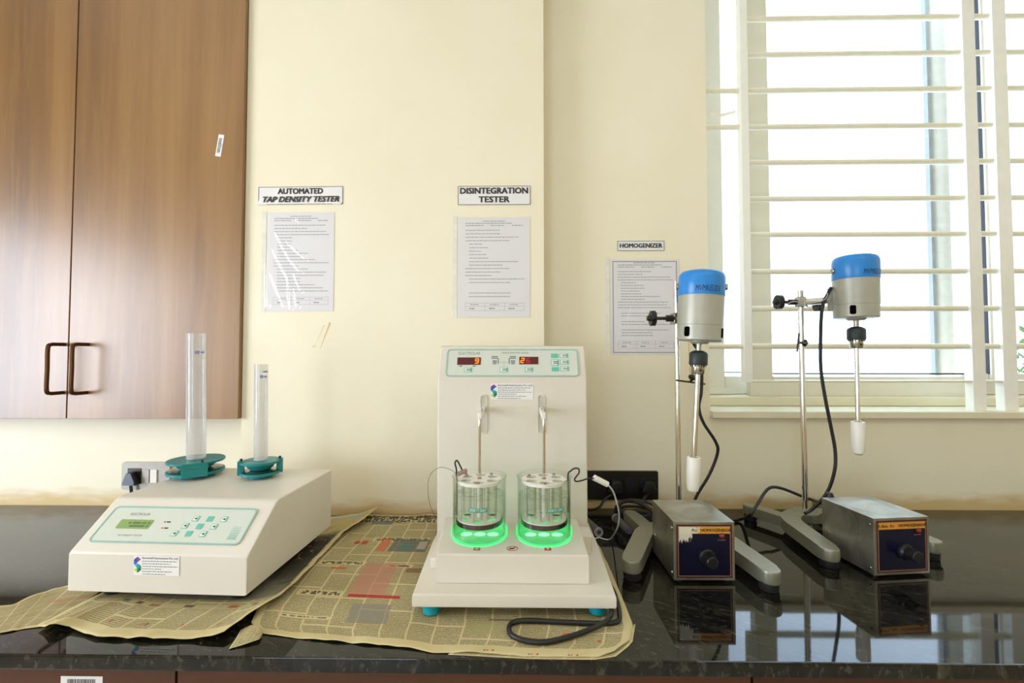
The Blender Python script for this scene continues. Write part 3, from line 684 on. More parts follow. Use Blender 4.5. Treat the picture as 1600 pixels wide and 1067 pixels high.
def disc(m, M, r, z0, z1, bev=.001, seg=48):
    m.lathe([(0, z0), (r - bev, z0), (r, z0 + bev), (r, z1 - bev), (r - bev, z1), (0, z1)], M, seg)
TT = .1702
def holder(px, py, r, style, clamp_dir):
    base = TM.inverted() @ PZ(px, py, ZC + TT); M = TM @ T(base.x, base.y, TT)
    h = MB(); rb = r * (.62 if style else .66); disc(h, M, rb, .0002, .007)
    h.lathe([(0, .007), (rb * .8, .007), (rb * .8, .009), (0, .009)], M, 32)
    root = h.build('cylinder_holder', 'teal', td, 'teal cylinder holder')
    m = MB(); disc(m, M, r, .009, .0155); m.build('lower_plate', 'teal', root)
    m = MB(); m.lathe([(r * .9, .0158), (r * .93, .0168), (r * .8, .0182), (r * .45, .0182), (0, .0182)], M, 40); m.build('metal_disc', 'steel', root)
    m = MB(); m.lathe([(0, .0195), (r * .50, .0195), (r * .60, .023), (r * .80, .0345), (r * .985, .0348), (r, .0358), (r, .0395), (r - .001, .0405), (r * .42, .0405), (0, .0405)], M, 48); m.build('upper_plate', 'teal', root)
    for a in clamp_dir:
        Mr = M @ Matrix.Rotation(a, 4, 'Z'); m = MB(); w = .026 if not style else .009; d0 = r - .010
        m.box(-w, -r - .004, .009, w, -d0 + .0, .042, .0012, Mr)
        if not style: m.box(-w + .012, -r - .0052, .029, w + .002, -r + .004, .034, .0008, Mr); m.box(-w - .001, -r - .005, .030, -w + .016, -r + .004, .033, .0008, Mr)
        m.build('clamp', 'teal', root)
        MB().lathe([(0, .0), (.0032, .0), (.0032, .004), (.0022, .006), (0, .006)], Mr @ T(w * .55 if not style else 0, -r + .003, .0415), 14).build('screw', 'black_plastic', root)
    m = MB(); m.box(-r * .9, -.0004, .0406, -r * .34, .0004, .0409, 0, M @ Matrix.Rotation(clamp_dir[0] + PI / 2, 4, 'Z')); m.build('slit', 'black_print', root)
    return M
H1 = holder(306, 742.5, .0615, 0, [R(35)])
H2 = holder(407, 745, .0445, 1, [R(-64), R(116)])
def cylinder(M, r, h, label, big):
    o = M.translation + Vector((0, 0, .0412))
    g = thing('graduated_cylinder', label, 'measuring cylinder', o, 0, 'graduated cylinders in the teal holders')
    m = MB(); lean = Matrix.Rotation(-.022 if big else -.014, 4, 'Y'); Mo = T(*o) @ lean; m.lathe([(0, 0), (r - .001, 0), (r, .001), (r, h - .002), (r + .0008, h - .0008), (r, h), (r - .0014, h), (r - .0016, .004), (0, .0035)], Mo, 40)
    m.build('tube', 'cylinder_plastic', g)
    ang = R(-90) + math.atan2(-o.x, o.y) * -1
    # printed scale faces the camera, a little to its right
    d = Vector((-o.x, -o.y, 0)).normalized(); d = Matrix.Rotation(R(22), 3, 'Z') @ d
    ex = Vector((0, 0, 1)).cross(d); F = T(*o) @ lean @ T(*(-o)) @ Frame(o, ex, (0, 0, 1)); m = MB()
    def arc(u0, u1, z0, z1):
        n = 5; rs = r + .0003
        for k in range(n):
            a0, a1 = (u0 + (u1 - u0) * k / n) / rs, (u0 + (u1 - u0) * (k + 1) / n) / rs
            m._f([m.bm.verts.new(F @ Vector((rs * math.sin(a), z, rs * math.cos(a)))) for a, z in ((a0, z0), (a1, z0), (a1, z1), (a0, z1))])
    N = 50
    for k in range(N + 1):
        z = h * .04 + (h * .76) * k / N; L = r * (.62 if k % 5 == 0 else .38); arc(-r * .1, -r * .1 + L, z - .00022, z + .00022)
    m.build('scale_marks', 'pale_print', g)
    m = MB(); zl_ = h * (.835 if big else .855)
    arc(-r * .55, -r * .05, zl_, zl_ + .0075); arc(r * .05, r * .5, zl_ + .001, zl_ + .006); m.build('volume_print', 'blue_print', g)
    if not big: m = MB(); arc(-r * .1, r * .75, h * .915, h * .928); m.build('ink_mark', 'grey_print', g)
    return g
simple('blue_print', (150, 160, 205), .6)
cylinder(H1, .0211, PY(304, 521, H1.translation.y).z - H1.translation.z - .0412, 'tall translucent graduated cylinder standing in the larger teal holder', True)
cylinder(H2, .0154, PY(407, 569, H2.translation.y).z - H2.translation.z - .0412, 'short thin translucent graduated cylinder standing in the smaller teal holder', False)

# ------------------------------------------------------------------ disintegration tester
dt = thing('disintegration_tester', 'white disintegration tester with red digit panel, column and green lit beaker platform', 'lab instrument', (-.01, .81, ZC))
zp0, zp1 = .8725, .8965; dx0, dx1 = -.1885, .1695; ydf, ydb = .810, 1.20
MB().poly(I4, [(dx0, ydf), (dx1, ydf), (dx1 + .004, 1.03), (dx1 + .004, ydb), (dx0 - .006, ydb), (dx0 - .006, 1.03)], zp0, zp1, .004).build('base_plate', 'ivory_paint', dt)
for x, y in ((-.158, .832), (.141, .836), (-.158, 1.16), (.141, 1.16)):
    MB().lathe([(0, .8535), (.013, .8535), (.0155, .856), (.0155, .873), (0, .873)], T(x, y, 0), 24).build('foot', 'teal_bright', dt)
zq = .951
m = MB(); bf = .8465; bb = 1.036
a = [(-.153, bf), (.1275, bf), (.1305, bb), (-.168, bb)]
m.poly(I4, a, zp1 - .001, zq, .005); m.build('beaker_platform', 'ivory_paint', dt)
m = MB(); m.box(-.176, .905, zp1 - .001, -.150, 1.034, .918, .004); m.build('side_cover', 'ivory_paint', dt); MB().box(.126, .975, zp1 - .001, .1545, 1.034, .934, .005).build('side_cover', 'ivory_paint', dt)
# column with sloping head
yc = 1.035
prof = [(yc, zp1 - .002), (yc, 1.262), (yc + .036, 1.334), (yc + .042, 1.338), (ydb - .02, 1.338), (ydb - .02, zp1 - .002)]
m = MB(); m.poly(Frame((-.186, 0, 0), (0, 1, 0), (0, 0, 1)), prof, 0, .340, .005); m.build('column', 'ivory_paint', dt)
sd = Vector((0, .036, .072)).normalized(); FD = Frame(Vector((-.016, yc + .018, 1.298)) + Vector((1, 0, 0)).cross(sd) * .0004, (1, 0, 0), sd)
dp = membrane(FD, .305, .070, .009, dt)
def du(px, py):
    n = FD.to_3x3() @ Vector((0, 0, 1)); d = ray(px, py); o = Vector((0, 0, CZ)); t = (FD.translation - o).dot(n) / d.dot(n)
    q = FD.inverted() @ (o + d * t); return q.x, q.y
def drect(x0, y0, x1, y1): a, b = du(x0, y1), du(x1, y0); return a[0], a[1], b[0], b[1]
for (x0, y0, x1, y1, ds, nm) in ((714.3, 559, 751.5, 570.3, '9', 'counter_display'), (811.3, 558, 841, 569.5, '26', 'temperature_display')):
    r4 = drect(x0, y0, x1, y1); h = r4[3] - r4[1]
    s = MB().poly(FD, rr(*r4, .001), .0011, .0022).build(nm, 'led_window', dp, 'dark red digit window')
    m = MB(); m2 = MB()
    if ds == '9': seven(m, FD, '9', r4[2] - .0088, (r4[1] + r4[3]) / 2, .0072, .0112, .0022, .0023)
    else: seven(m, FD, '2', r4[0] + .0075, (r4[1] + r4[3]) / 2, .0072, .0112, .0022, .0023); seven(m2, FD, '6', r4[0] + .0205, (r4[1] + r4[3]) / 2 - .0005, .0068, .0106, .0010, .0023); m2.build('digit', 'digit_red', s, 'red figure six')
    m.build('digit', 'digit_hot', s, 'bright orange figure')
for px, py, w_, tx, sz, mt in ((733.5, 552.5, .050, 'ELECTROLAB', .010, 'grey_print'), (805, 551.8, .062, 'DISINTEGRATION TESTER', .0052, 'grey_print')):
    u, v = du(px, py); MB().text(tx, FD @ T(u, v, 0), sz, w_, bold=.01 if sz < .008 else 0, z=.0014).build('lettering', mt, dp)
for x0, y0, x1, y1, sol in ((725, 574.5, 738, 582), (781, 574.3, 794, 581.8), (820, 574, 833, 581.3)) and ((725, 574.5, 738, 582, 0), (781, 574.3, 794, 581.8, 0), (820, 574, 833, 581.3, 0), (861, 553, 872, 559.5, 1), (861, 562, 873, 571.5, 0), (862, 574, 873.5, 580.5, 1), (874.5, 552.5, 887.5, 559.5, 0), (875, 563, 888.5, 569.5, 0), (876, 573, 889, 580, 0)):
    r4 = drect(x0, y0, x1, y1); key(FD, (r4[0] + r4[2]) / 2, (r4[1] + r4[3]) / 2, r4[2] - r4[0], r4[3] - r4[1], dp, bool(sol), not sol)
m = MB()
for cx in (773, 801.5):
    r4 = drect(cx - 3.3, 563, cx + 3.3, 569.5); m.poly(FD, [(r4[0] - .0008, r4[3]), (r4[0] + .0008, r4[1]), (r4[2] - .0008, r4[1]), (r4[2] + .0008, r4[3])], .0012, .0014)
    e = cx + 5.5 if cx < 780 else cx - 5.7; r4 = drect(e - .6, 560, e + .6, 569); m2 = MB().quad(FD, *r4, .0014)
    for yy in (557.5, 560): r4 = drect(cx - 5, yy - .6, cx + 5, yy + .5); m2.quad(FD, *r4, .0014)
    m2.build('caption', 'dark_print', dp)
for bx in (720, 741): r4 = drect(bx - 2.5, 571.8, bx + 2.5, 573); MB().quad(FD, *r4, .0014).build('caption', 'dark_print', dp)
r4 = drect(779, 566, 796, 566.5); m.quad(FD, *r4, .0014); r4 = drect(787.3, 566, 787.8, 574); m.quad(FD, *r4, .0014)
m.build('beaker_symbol', 'pale_print', dp)
a, b = PY(766.5, 624, yc), PY(833, 599, yc)
company_sticker(Frame(((a.x + b.x) / 2, yc - .0004, (a.z + b.z) / 2), (1, 0, 0), (0, 0, 1)), b.x - a.x, b.z - a.z, dt)
ARMS = []
for sx, rx in ((-.0808, -.0803), (.0497, .0502)):
    M = Frame((sx, yc - .0005, 0), (1, 0, 0), (0, 0, 1))
    m = MB(); m.band(M, rr(-.0085, 1.138, .0085, 1.227, .008), rr(-.0065, 1.140, .0065, 1.225, .0062), 0, .0018); sl_ = m.build('slot', 'ivory_paint', dt)
    MB().poly(M, rr(-.0065, 1.140, .0065, 1.225, .0062), 0, .0004).build('recess', 'recess_grey', sl_)
    ar = MB().box(sx - .0045, .9275, 1.186, sx + .0045, yc, 1.199, .0015).build('lift_arm', 'white_plastic', dt)
    m = MB()
    for zz in (1.196, 1.185): m.lathe([(0, 0), (.0018, 0), (.0018, .001), (0, .0014)], T(sx, .99, 1.199) if zz > 1.19 else T(sx + .0025, .96, 1.199), 10)
    m.build('screw', 'dark_steel', ar)
# green lamps round the beakers
BK = [Vector((-.0803, .9275, zq)), Vector((.0500, .9275, zq))]
for c in BK:
    m = MB(); m.lathe([(.0548, .0005), (.0562, .0005), (.0562, .020), (.0548, .020), (.0548, .0005)], T(*c), 36, R(0), R(180)); lr = m.build('lamp_ring', 'led_green', dt, 'green lit lamp ring behind the beaker')
    st = MB().lathe([(0, .0004), (.0536, .0004), (.0536, .0012), (0, .0012)], T(*c), 36).build('lit_seat', 'led_base', dt, 'green lit seat under the beaker')
    for dx in (-.027, 0, .027):
        MB().sphere((c.x + dx, c.y + .008, c.z + .0012), .0092, (1.3, 1.1, .14)).build('led', 'led_spot', st)
# badges on the platform
for px, tx, mt in ((745, 'A', 'brown_print'), (856, 'B', 'red_print')):
    c = PZ(px, 858, zq); M = T(c.x, c.y, zq + .0002); m = MB(); m.poly(M, rr(-.0062, -.006, .0062, .006, .001), 0, .0004); m.mi = 1; m.text(tx, M, .009, bold=.03, z=.0006); m.build('badge', [mt, 'paper'], dt)
c = PZ(800.5, 857, zq); M = T(c.x, c.y, zq + .0002); m = MB()
circ = lambda r: [(r * math.cos(2 * PI * k / 32), r * math.sin(2 * PI * k / 32)) for k in range(32)]
m.band(M, circ(.0105), circ(.0092), 0, .0004); m.poly(M, [(-.007, -.0064), (-.0064, -.007), (.007, .0064), (.0064, .007)], .0, .0005); m.mi = 1
m.poly(M, [(-.006, .001), (-.002, -.003), (.002, -.003), (.005, .004), (.003, .002), (.001, .0005), (-.003, .002)], 0, .0006); m.build('warning_mark', ['red_print', 'dark_print'], dt)
# mains cord looping out in front of the right foot
m = MB(); zc_ = ZC + .0052
pts = [PZ(x, y, ZC + z) for x, y, z in ((905, 965, .012), (968, 960, .0125), (962, 972, .0068), (930, 974, .0062), (880, 972, .0062), (840, 970, .0062), (812, 970, .0065), (797, 976, .0065), (798, 990, .0065), (818, 1000, .0065), (850, 1003, .0068), (885, 996, .0068), (920, 984, .0075), (945, 972, .0155), (955, 958, .0185))]
pts = [Vector((.170, .95, .868)), Vector((.1795, .88, .867))] + pts[1:] + [Vector((.163, .845, .868)), Vector((.15, .90, .868))]
m.tube(spline(pts, 8), .0042, 12); m.build('mains_cord', 'cable_black', dt)

# beakers, water, basket racks
def beaker(c, label):
    b = thing('beaker', label, 'beaker', c + Vector((0, 0, .0014)), 0, 'glass beakers on the lit platform')
    z0 = c.z + .0014; M = T(c.x, c.y, z0); r, h = .0535, 1.0737 - z0
    m = MB(); m.lathe([(0, 0), (r - .006, 0), (r, .006), (r, h - .003), (r + .0022, h - .0005), (r + .0018, h), (r - .0016, h - .0025), (r - .0016, .007), (r - .007, .002), (0, .002)], M, 56); m.build('glass', 'glass', b)
    return b
for c, lab in zip(BK, ('glass beaker of water on platform spot A with a clip hooked on its rim', 'glass beaker of water on platform spot B with a black probe hook on its rim')):
    b = beaker(c, lab)
    ang = R(0) if c.x < 0 else R(24); wr = .0538
    a0 = {True: R(2), False: R(22)}[c.x < 0]; zz = 1.020
    F = T(c.x, c.y, zz) @ Matrix.Rotation(a0, 4, 'Z') @ Matrix.Rotation(R(90), 4, 'X')
    m = MB(); n = 10
    for k in range(n):
        q0, q1 = (-.0185 + .037 * k / n) / wr, (-.0185 + .037 * (k + 1) / n) / wr
        m._f([m.bm.verts.new(F @ Vector((wr * math.sin(q), v, wr * math.cos(q)))) for q, v in ((q0, -.0042), (q1, -.0042), (q1, .0042), (q0, .0042))])
    m.mi = 1; m.text('FERTI SAF', F, .0072, .031, bold=.02, wrap=wr + .0002); m.build('label_print', ['label_green', 'paper'], b)
    wl = 1.037; r = .0514
    m = MB(); M = T(c.x, c.y, 0); m.lathe([(0, c.z + .0042), (r - .005, c.z + .0042), (r, c.z + .009), (r, wl), (r - .003, wl - .0012), (0, wl - .0012)], M, 48)
    for f in m.bm.faces:
        if all(abs(v.co.z - wl) < .0016 for v in f.verts): f.material_index = 1
    tag(m.build('water', ['water', 'water_top']), 'clear water filling the beaker on platform spot ' + ('A' if c.x < 0 else 'B'), 'water', 'water in the beakers', 'stuff')
    side = 'left' if c.x < 0 else 'right'
    k = thing('basket_rack', 'six-tube white basket rack hanging from the ' + side + ' lift arm into its beaker', 'basket rack', (c.x, c.y, .985), 0, 'basket racks in the beakers')
    zt = 1.0665; br = .0445; hr = .0100; hc = .0295
    # top disc with six holes
    def holed(z0, z1, r_out, nm, mt, par):
        m = MB(); N = 72; bm = m.bm
        ring = [(r_out * math.cos(2 * PI * q / N), r_out * math.sin(2 * PI * q / N)) for q in range(N)]
        top = []; 
        for zq_ in (z0, z1):
            es = []
            vo = [bm.verts.new((c.x + x, c.y + y, zq_)) for x, y in ring]; es += [bm.edges.new((vo[q], vo[(q + 1) % N])) for q in range(N)]
            loops = []
            for hI in range(6):
                aa = R(30 + 60 * hI); hx, hy = hc * math.cos(aa), hc * math.sin(aa)
                vh = [bm.verts.new((c.x + hx + hr * math.cos(2 * PI * q / 20), c.y + hy + hr * math.sin(2 * PI * q / 20), zq_)) for q in range(20)]
                es += [bm.edges.new((vh[q], vh[(q + 1) % 20])) for q in range(20)]; loops.append(vh)
            bmesh.ops.triangle_fill(bm, use_beauty=True, use_dissolve=False, edges=es); top.append((vo, loops))
        (va, la), (vb, lb) = top
        for q in range(N): m._f([va[q], va[(q + 1) % N], vb[(q + 1) % N], vb[q]])
        for p, s_ in zip(la, lb):
            for q in range(20): m._f([p[q], p[(q + 1) % 20], s_[(q + 1) % 20], s_[q]])
        return m.build(nm, mt, par, angle=30)
    holed(zt - .006, zt, br, 'top_disc', 'white_plastic', k)
    holed(.9870, .9905, br, 'bottom_disc', 'white_plastic', k)
    m = MB(); m.lathe([(br - .005, .9792), (br + .001, .9792), (br + .0022, .9805), (br + .0022, .9876), (br + .0006, .9884), (br - .005, .9866), (br - .005, .9792)], T(c.x, c.y, 0), 48); m.build('mesh_ring', 'dark_steel', k)
    for hI in range(6):
        aa = R(30 + 60 * hI); hx, hy = c.x + hc * math.cos(aa), c.y + hc * math.sin(aa)
        m = MB(); m.lathe([(.0095, .9908), (.0095, zt + .0006)], T(hx, hy, 0), 18); m.build('tube', 'tube_glass', k)
    m = MB()
    for aa in (55, 140, 270): 
        m.lathe([(0, 0), (.0032, 0), (.0030, .002), (.0012, .0026), (0, .0045)], T(c.x + .0385 * math.cos(R(aa)), c.y + .0385 * math.sin(R(aa)), zt), 8)
    m.lathe([(0, 0), (.0042, 0), (.0042, .0022), (0, .003)], T(c.x, c.y, zt), 8); m.build('nut', 'brown_clip', k)
    MB().cyl((c.x, c.y - .0005, .985), (c.x, c.y - .0005, zt - .005), .0046, seg=16).build('spacer_rod', 'white_plastic', k)
    m = MB(); m.tube(spline([(c.x, .956, 1.1918), (c.x, .940, 1.1916), (c.x, .9305, 1.189), (c.x, .9275, 1.180), (c.x, .9275, 1.15), (c.x, .9275, 1.10), (c.x, .9275, zt - .003)], 6), .0029, 14); m.build('hanger_rod', 'chrome', k)
# temperature probes
pb = thing('temperature_probe', 'black wire hook with brown clip and thin grey lead on the left beaker rim', 'probe', (-.13, .93, 1.07), 0, 'temperature probes')
rm = PY(716, 742, .925)
MB().tube(spline([PY(713, 743, .918), PY(713, 733, .916), PY(711, 724, .916), PY(713, 719.5, .916), PY(716, 722, .916), PY(722, 734, .918)], 6), .0016, 8).build('hook', 'cable_black', pb)
a, b = PY(714.5, 741, .914), PY(730, 734.5, .914)
m = MB(); Fc = Frame((a + b) / 2, (b - a), (0, 0, 1)); m.box(-.010, -.004, -.005, .010, .004, .005, .0018, Fc); m.cyl((Fc @ Vector((.006, -.004, .002))), (Fc @ Vector((.006, -.0085, .002))), .0026, seg=10); m.build('clip', 'brown_clip', pb)
MB().cyl((-.1240, .9071, 1.0765), (-.1240, .9071, 1.0), .0022, seg=10).build('sensor_rod', 'steel', pb)
MB().tube(spline([PY(714, 742, .915), PY(706, 735, .92), PY(690, 730, .94), PY(677, 736, .97), PY(669.5, 750, 1.0), PY(669, 772, 1.03), PY(673, 792, 1.05), PY(682, 816, 1.06), PY(683, 850, 1.08) + Vector((-.004, 0, .006))], 8), .0007, 6).build('lead', 'wire_grey', pb)
pb = thing('temperature_probe', 'black wire hook with white sleeve and white lead on the right beaker rim', 'probe', (.11, .93, 1.07), 0, 'temperature probes')
MB().tube(spline([Vector((.0984, .9275, 1.062)), Vector((.0985, .9275, 1.074)), Vector((.1000, .927, 1.0805)), PY(890, 737, .922), PY(897, 732, .92), PY(904, 732.5, .92), PY(904.5, 739, .92), PY(898, 748, .92), PY(900, 752, .92), PY(908, 751, .93), PY(918, 748, .94), PY(929, 747.5, .95)], 7), .0016, 8).build('hook', 'cable_black', pb)
MB().cyl((.0984, .9275, 1.0), (.0984, .9275, 1.064), .0022, seg=10).build('sensor_rod', 'steel', pb)
m = MB(); a, b = PY(928, 746, .95), PY(949.5, 757, .955); m.cyl(a, b, .0062, .0058, seg=14); m.build('sleeve', 'white_plastic', pb)
MB().tube(spline([b, PY(958, 768, .97), PY(965, 790, 1.0), PY(967.5, 808, 1.04), PY(964, 826, 1.08), PZ(955, 841, ZC + .004), PZ(947, 843, ZC + .003), PZ(936, 840, ZC + .003), PZ(929, 842, ZC + .003)], 8), .0017, 8).build('lead', 'cable_white', pb)

# ------------------------------------------------------------------ wall sockets and plugs
sk = thing('socket_board', 'grey switch and socket plate on the wall behind the tap density tester', 'socket', (-1.16, YW, .942))
x0 = PY(194, 740, YW).x; z1 = PY(200, 721, YW).z; z0 = z1 - .084
M = Frame((x0, YW - .0003, z0), (1, 0, 0), (0, 0, 1))
MB().poly(M, rr(0, 0, .150, .084, .006), 0, .009, .002).build('plate', 'silver_grey', sk)
MB().poly(M, rr(.020, .018, .062, .066, .002), .009, .0105).build('outlet', 'dark_panel', sk)
MB().poly(M, rr(.068, .022, .088, .062, .001), .009, .0125, .001).build('switch', 'silver_grey', sk)
MB().poly(M, rr(.092, .022, .112, .062, .001), .009, .0125, .001).build('switch', 'white_plastic', sk)
pg = thing('power_plug', 'black plug with grey triangular face in the grey socket plate', 'plug', M @ Vector((.04, .04, .01)))
Mp = M @ T(.041, .036, 0)
tri = [(-.017, -.017), (.017, -.017), (.019, -.010), (.007, .019), (-.007, .019), (-.019, -.010)]
m = MB(); m.poly(Mp, [(a * 1.08, b * 1.05) for a, b in tri], .0107, .031, .003); m.build('body', 'black_plastic', pg)
m = MB(); m.poly(Mp, [(a, b) for a, b in tri], .0308, .0335, .001); fc = m.build('face', 'plug_grey', pg, 'grey triangular face')
MB().tube(spline([Mp @ Vector((0, -.016, .020)), Mp @ Vector((0, -.028, .021)), Mp @ Vector((.01, -.060, .020)), Mp @ Vector((.06, -.075, .016))], 6), .0042, 8).build('cord', 'cable_black', pg)

sk = thing('socket_board', 'dark brown switch and socket board on the wall right of the white column', 'socket', (.31, YW, .92))
xr = PY(1027, 757, YW).x; zt_ = PY(1027, 735, YW).z; zb_ = PY(1027, 779.5, YW).z
M = Frame((xr - .225, YW - .0003, zb_), (1, 0, 0), (0, 0, 1)); hh = zt_ - zb_
MB().poly(M, rr(0, 0, .225, hh, .003), 0, .010, .002).build('plate', 'dark_panel', sk)
for u0, u1, nm in ((.015, .062, 'outlet'), (.074, .112, 'outlet'), (.122, .160, 'switch'), (.168, .212, 'outlet')):
    MB().poly(M, rr(u0, .017, u1, hh - .017, .002), .010, .0125, .0008).build(nm, 'black_plastic', sk)
def black_plug(u, label, path):
    p = thing('power_plug', label, 'plug', M @ Vector((u, .045, .0127)), 0, 'black plugs in the brown socket board'); Mp = M @ T(u, .042, 0)
    m = MB(); m.poly(Mp, [(-.019, -.014), (.019, -.014), (.021, -.004), (.012, .020), (-.012, .020), (-.021, -.004)], .0127, .045, .004); m.build('body', 'black_plastic', p)
    MB().tube(spline([Mp @ Vector((0, -.012, .03))] + path, 8), .0038, 8).build('cord', 'cable_black', p)
black_plug(.093, 'black plug in the socket nearest the white column', [PY(944, 781, 1.37), PY(938, 791, 1.36), PY(928, 796, 1.34), PZ(916, 799, ZC + .006), Vector((.18, 1.25, ZC + .006))])
black_plug(.190, 'black plug in the last socket of the brown board above the coiled cord', [PY(1004, 783, 1.36), PY(1009, 792, 1.33), PY(1017, 798, 1.29), PY(1026, 803, 1.24), PY(1035, 812, 1.18)])
# coiled cord behind the stand
cc = []
for k in range(60):
    a = 2 * PI * k / 20; cc.append(Vector((.335 + (.058 + .003 * math.sin(k)) * math.cos(a), 1.305 + .034 * math.sin(a), ZC + .006 + .006 * k / 20 + .018 * (k / 60) * (1 + math.sin(a)))))
m = MB(); m.tube([p for p in spline(cc, 2)], .0042, 8)
tag(m.build('coiled_cord', 'cable_black'), 'coiled black cable lying on the counter under the brown socket board', 'cable')
arch = [PZ(962, 806, ZC + .006), PY(964, 792, 1.27), PY(975, 783.5, 1.27), PY(992, 783.5, 1.25), PY(1008, 790, 1.22), PY(1022, 800, 1.18), PY(1034, 812, 1.14)]
tag(MB().tube(spline(arch, 8), .0055, 10).build('arched_cord', 'cable_black'), 'thick black cable arching over the stand leg behind the left control box', 'cable')
# two loose plastic tubes
def ptube(a, b, r, label):
    t = thing('plastic_tube', label, 'tube', a, 0, 'purple tinted plastic tubes on the counter'); a, b = Vector(a), Vector(b); d = (b - a); M = T(*a) @ rot_to(d); L = d.length
    MB().lathe([(r, 0), (r, L - .012), (r * .75, L), (0, L + .002)], M, 24).build('tube', 'purple_tube', t)
    MB().lathe([(r * .55, .0005), (r * 1.12, 0), (r * 1.16, .004), (r * 1.0, .006)], M, 24).build('rim', 'tape_grey', t)
simple('tape_grey', (165, 160, 165), .4)
a = PZ(936, 832, ZC + .0125); ptube(a, (a.x - .030, a.y + .12, ZC + .0125), .0105, 'purple tinted plastic tube lying beside the white tester base')
a = PZ(962, 809, ZC + .0125); ptube(a, (a.x + .016, a.y - .098, ZC + .0125), .0105, 'purple tinted plastic tube lying between the cable coil and stand foot')

# ------------------------------------------------------------------ homogenizers
def leg_outline(path, w):
    path = [Vector((p[0], p[1])) for p in path]; n = len(path); Lp, Rp = [], []
    for i, p in enumerate(path):
        d = (path[min(i + 1, n - 1)] - path[max(i - 1, 0)]).normalized(); nn = Vector((-d.y, d.x)); ww = w[i] if isinstance(w, list) else w
        Lp.append(p + nn * ww); Rp.append(p - nn * ww)
    d = (path[-1] - path[-2]).normalized(); nn = Vector((-d.y, d.x)); we = w[-1] if isinstance(w, list) else w
    cap = [path[-1] + nn * we * math.cos(PI * k / 8) + d * we * math.sin(PI * k / 8) for k in range(1, 8)]
    return [tuple(p) for p in (Lp + cap + Rp[::-1])]
def stand(root):
    M = wmat(root); z0, z1 = .016, .044
    for sgn in (-1, 1):
        path = [Vector((sgn * x, y, 0)) for x, y in ((0.004, .0), (.045, -.010), (.086, -.052), (.110, -.130), (.1335, -.215))]
        sp = spline(path, 6); m = MB(); m.poly(M, leg_outline([(p.x, p.y) for p in sp], [.024 - .004 * i / (len(sp) - 1) for i in range(len(sp))]), z0, z1, .005)
        lg = m.build('front_leg', 'cast_grey', root)
        MB().lathe([(0, .0006), (.017, .0006), (.0185, .004), (.0185, .0165), (0, .0165)], M @ T(sgn * .132, -.212, 0), 20).build('rubber_foot', 'rubber', lg)
        m = MB(); m.poly(M, leg_outline([(sgn * .072, -.052), (sgn * .085, -.01), (sgn * .100, .04), (sgn * .112, .074)], .018), z0 + .001, z1 - .001, .004)
        lg = m.build('rear_leg', 'cast_grey', root)
        MB().lathe([(0, .0006), (.015, .0006), (.0165, .004), (.0165, .0175), (0, .0175)], M @ T(sgn * .112, .072, 0), 20).build('rubber_foot', 'rubber', lg)
    MB().lathe([(0, z0), (.03, z0), (.033, z0 + .004), (.033, z1 - .002), (.030, z1 + .0015), (.014, z1 + .004), (0, z1 + .004)], M, 32).build('hub', 'cast_grey', root)
def knob(M, parent, r=.019, lobes=6, label=None):
    m = MB(); n = 48; pts = [((r + .0018 * math.cos(lobes * 2 * PI * k / n)) * math.cos(2 * PI * k / n), (r + .0018 * math.cos(lobes * 2 * PI * k / n)) * math.sin(2 * PI * k / n)) for k in range(n)]
    m.poly(M, pts, 0, .012, .003); m.lathe([(0, .012), (.008, .012), (.006, .02), (0, .02)], M, 16); return m.build('knob', 'black_plastic', parent, label)
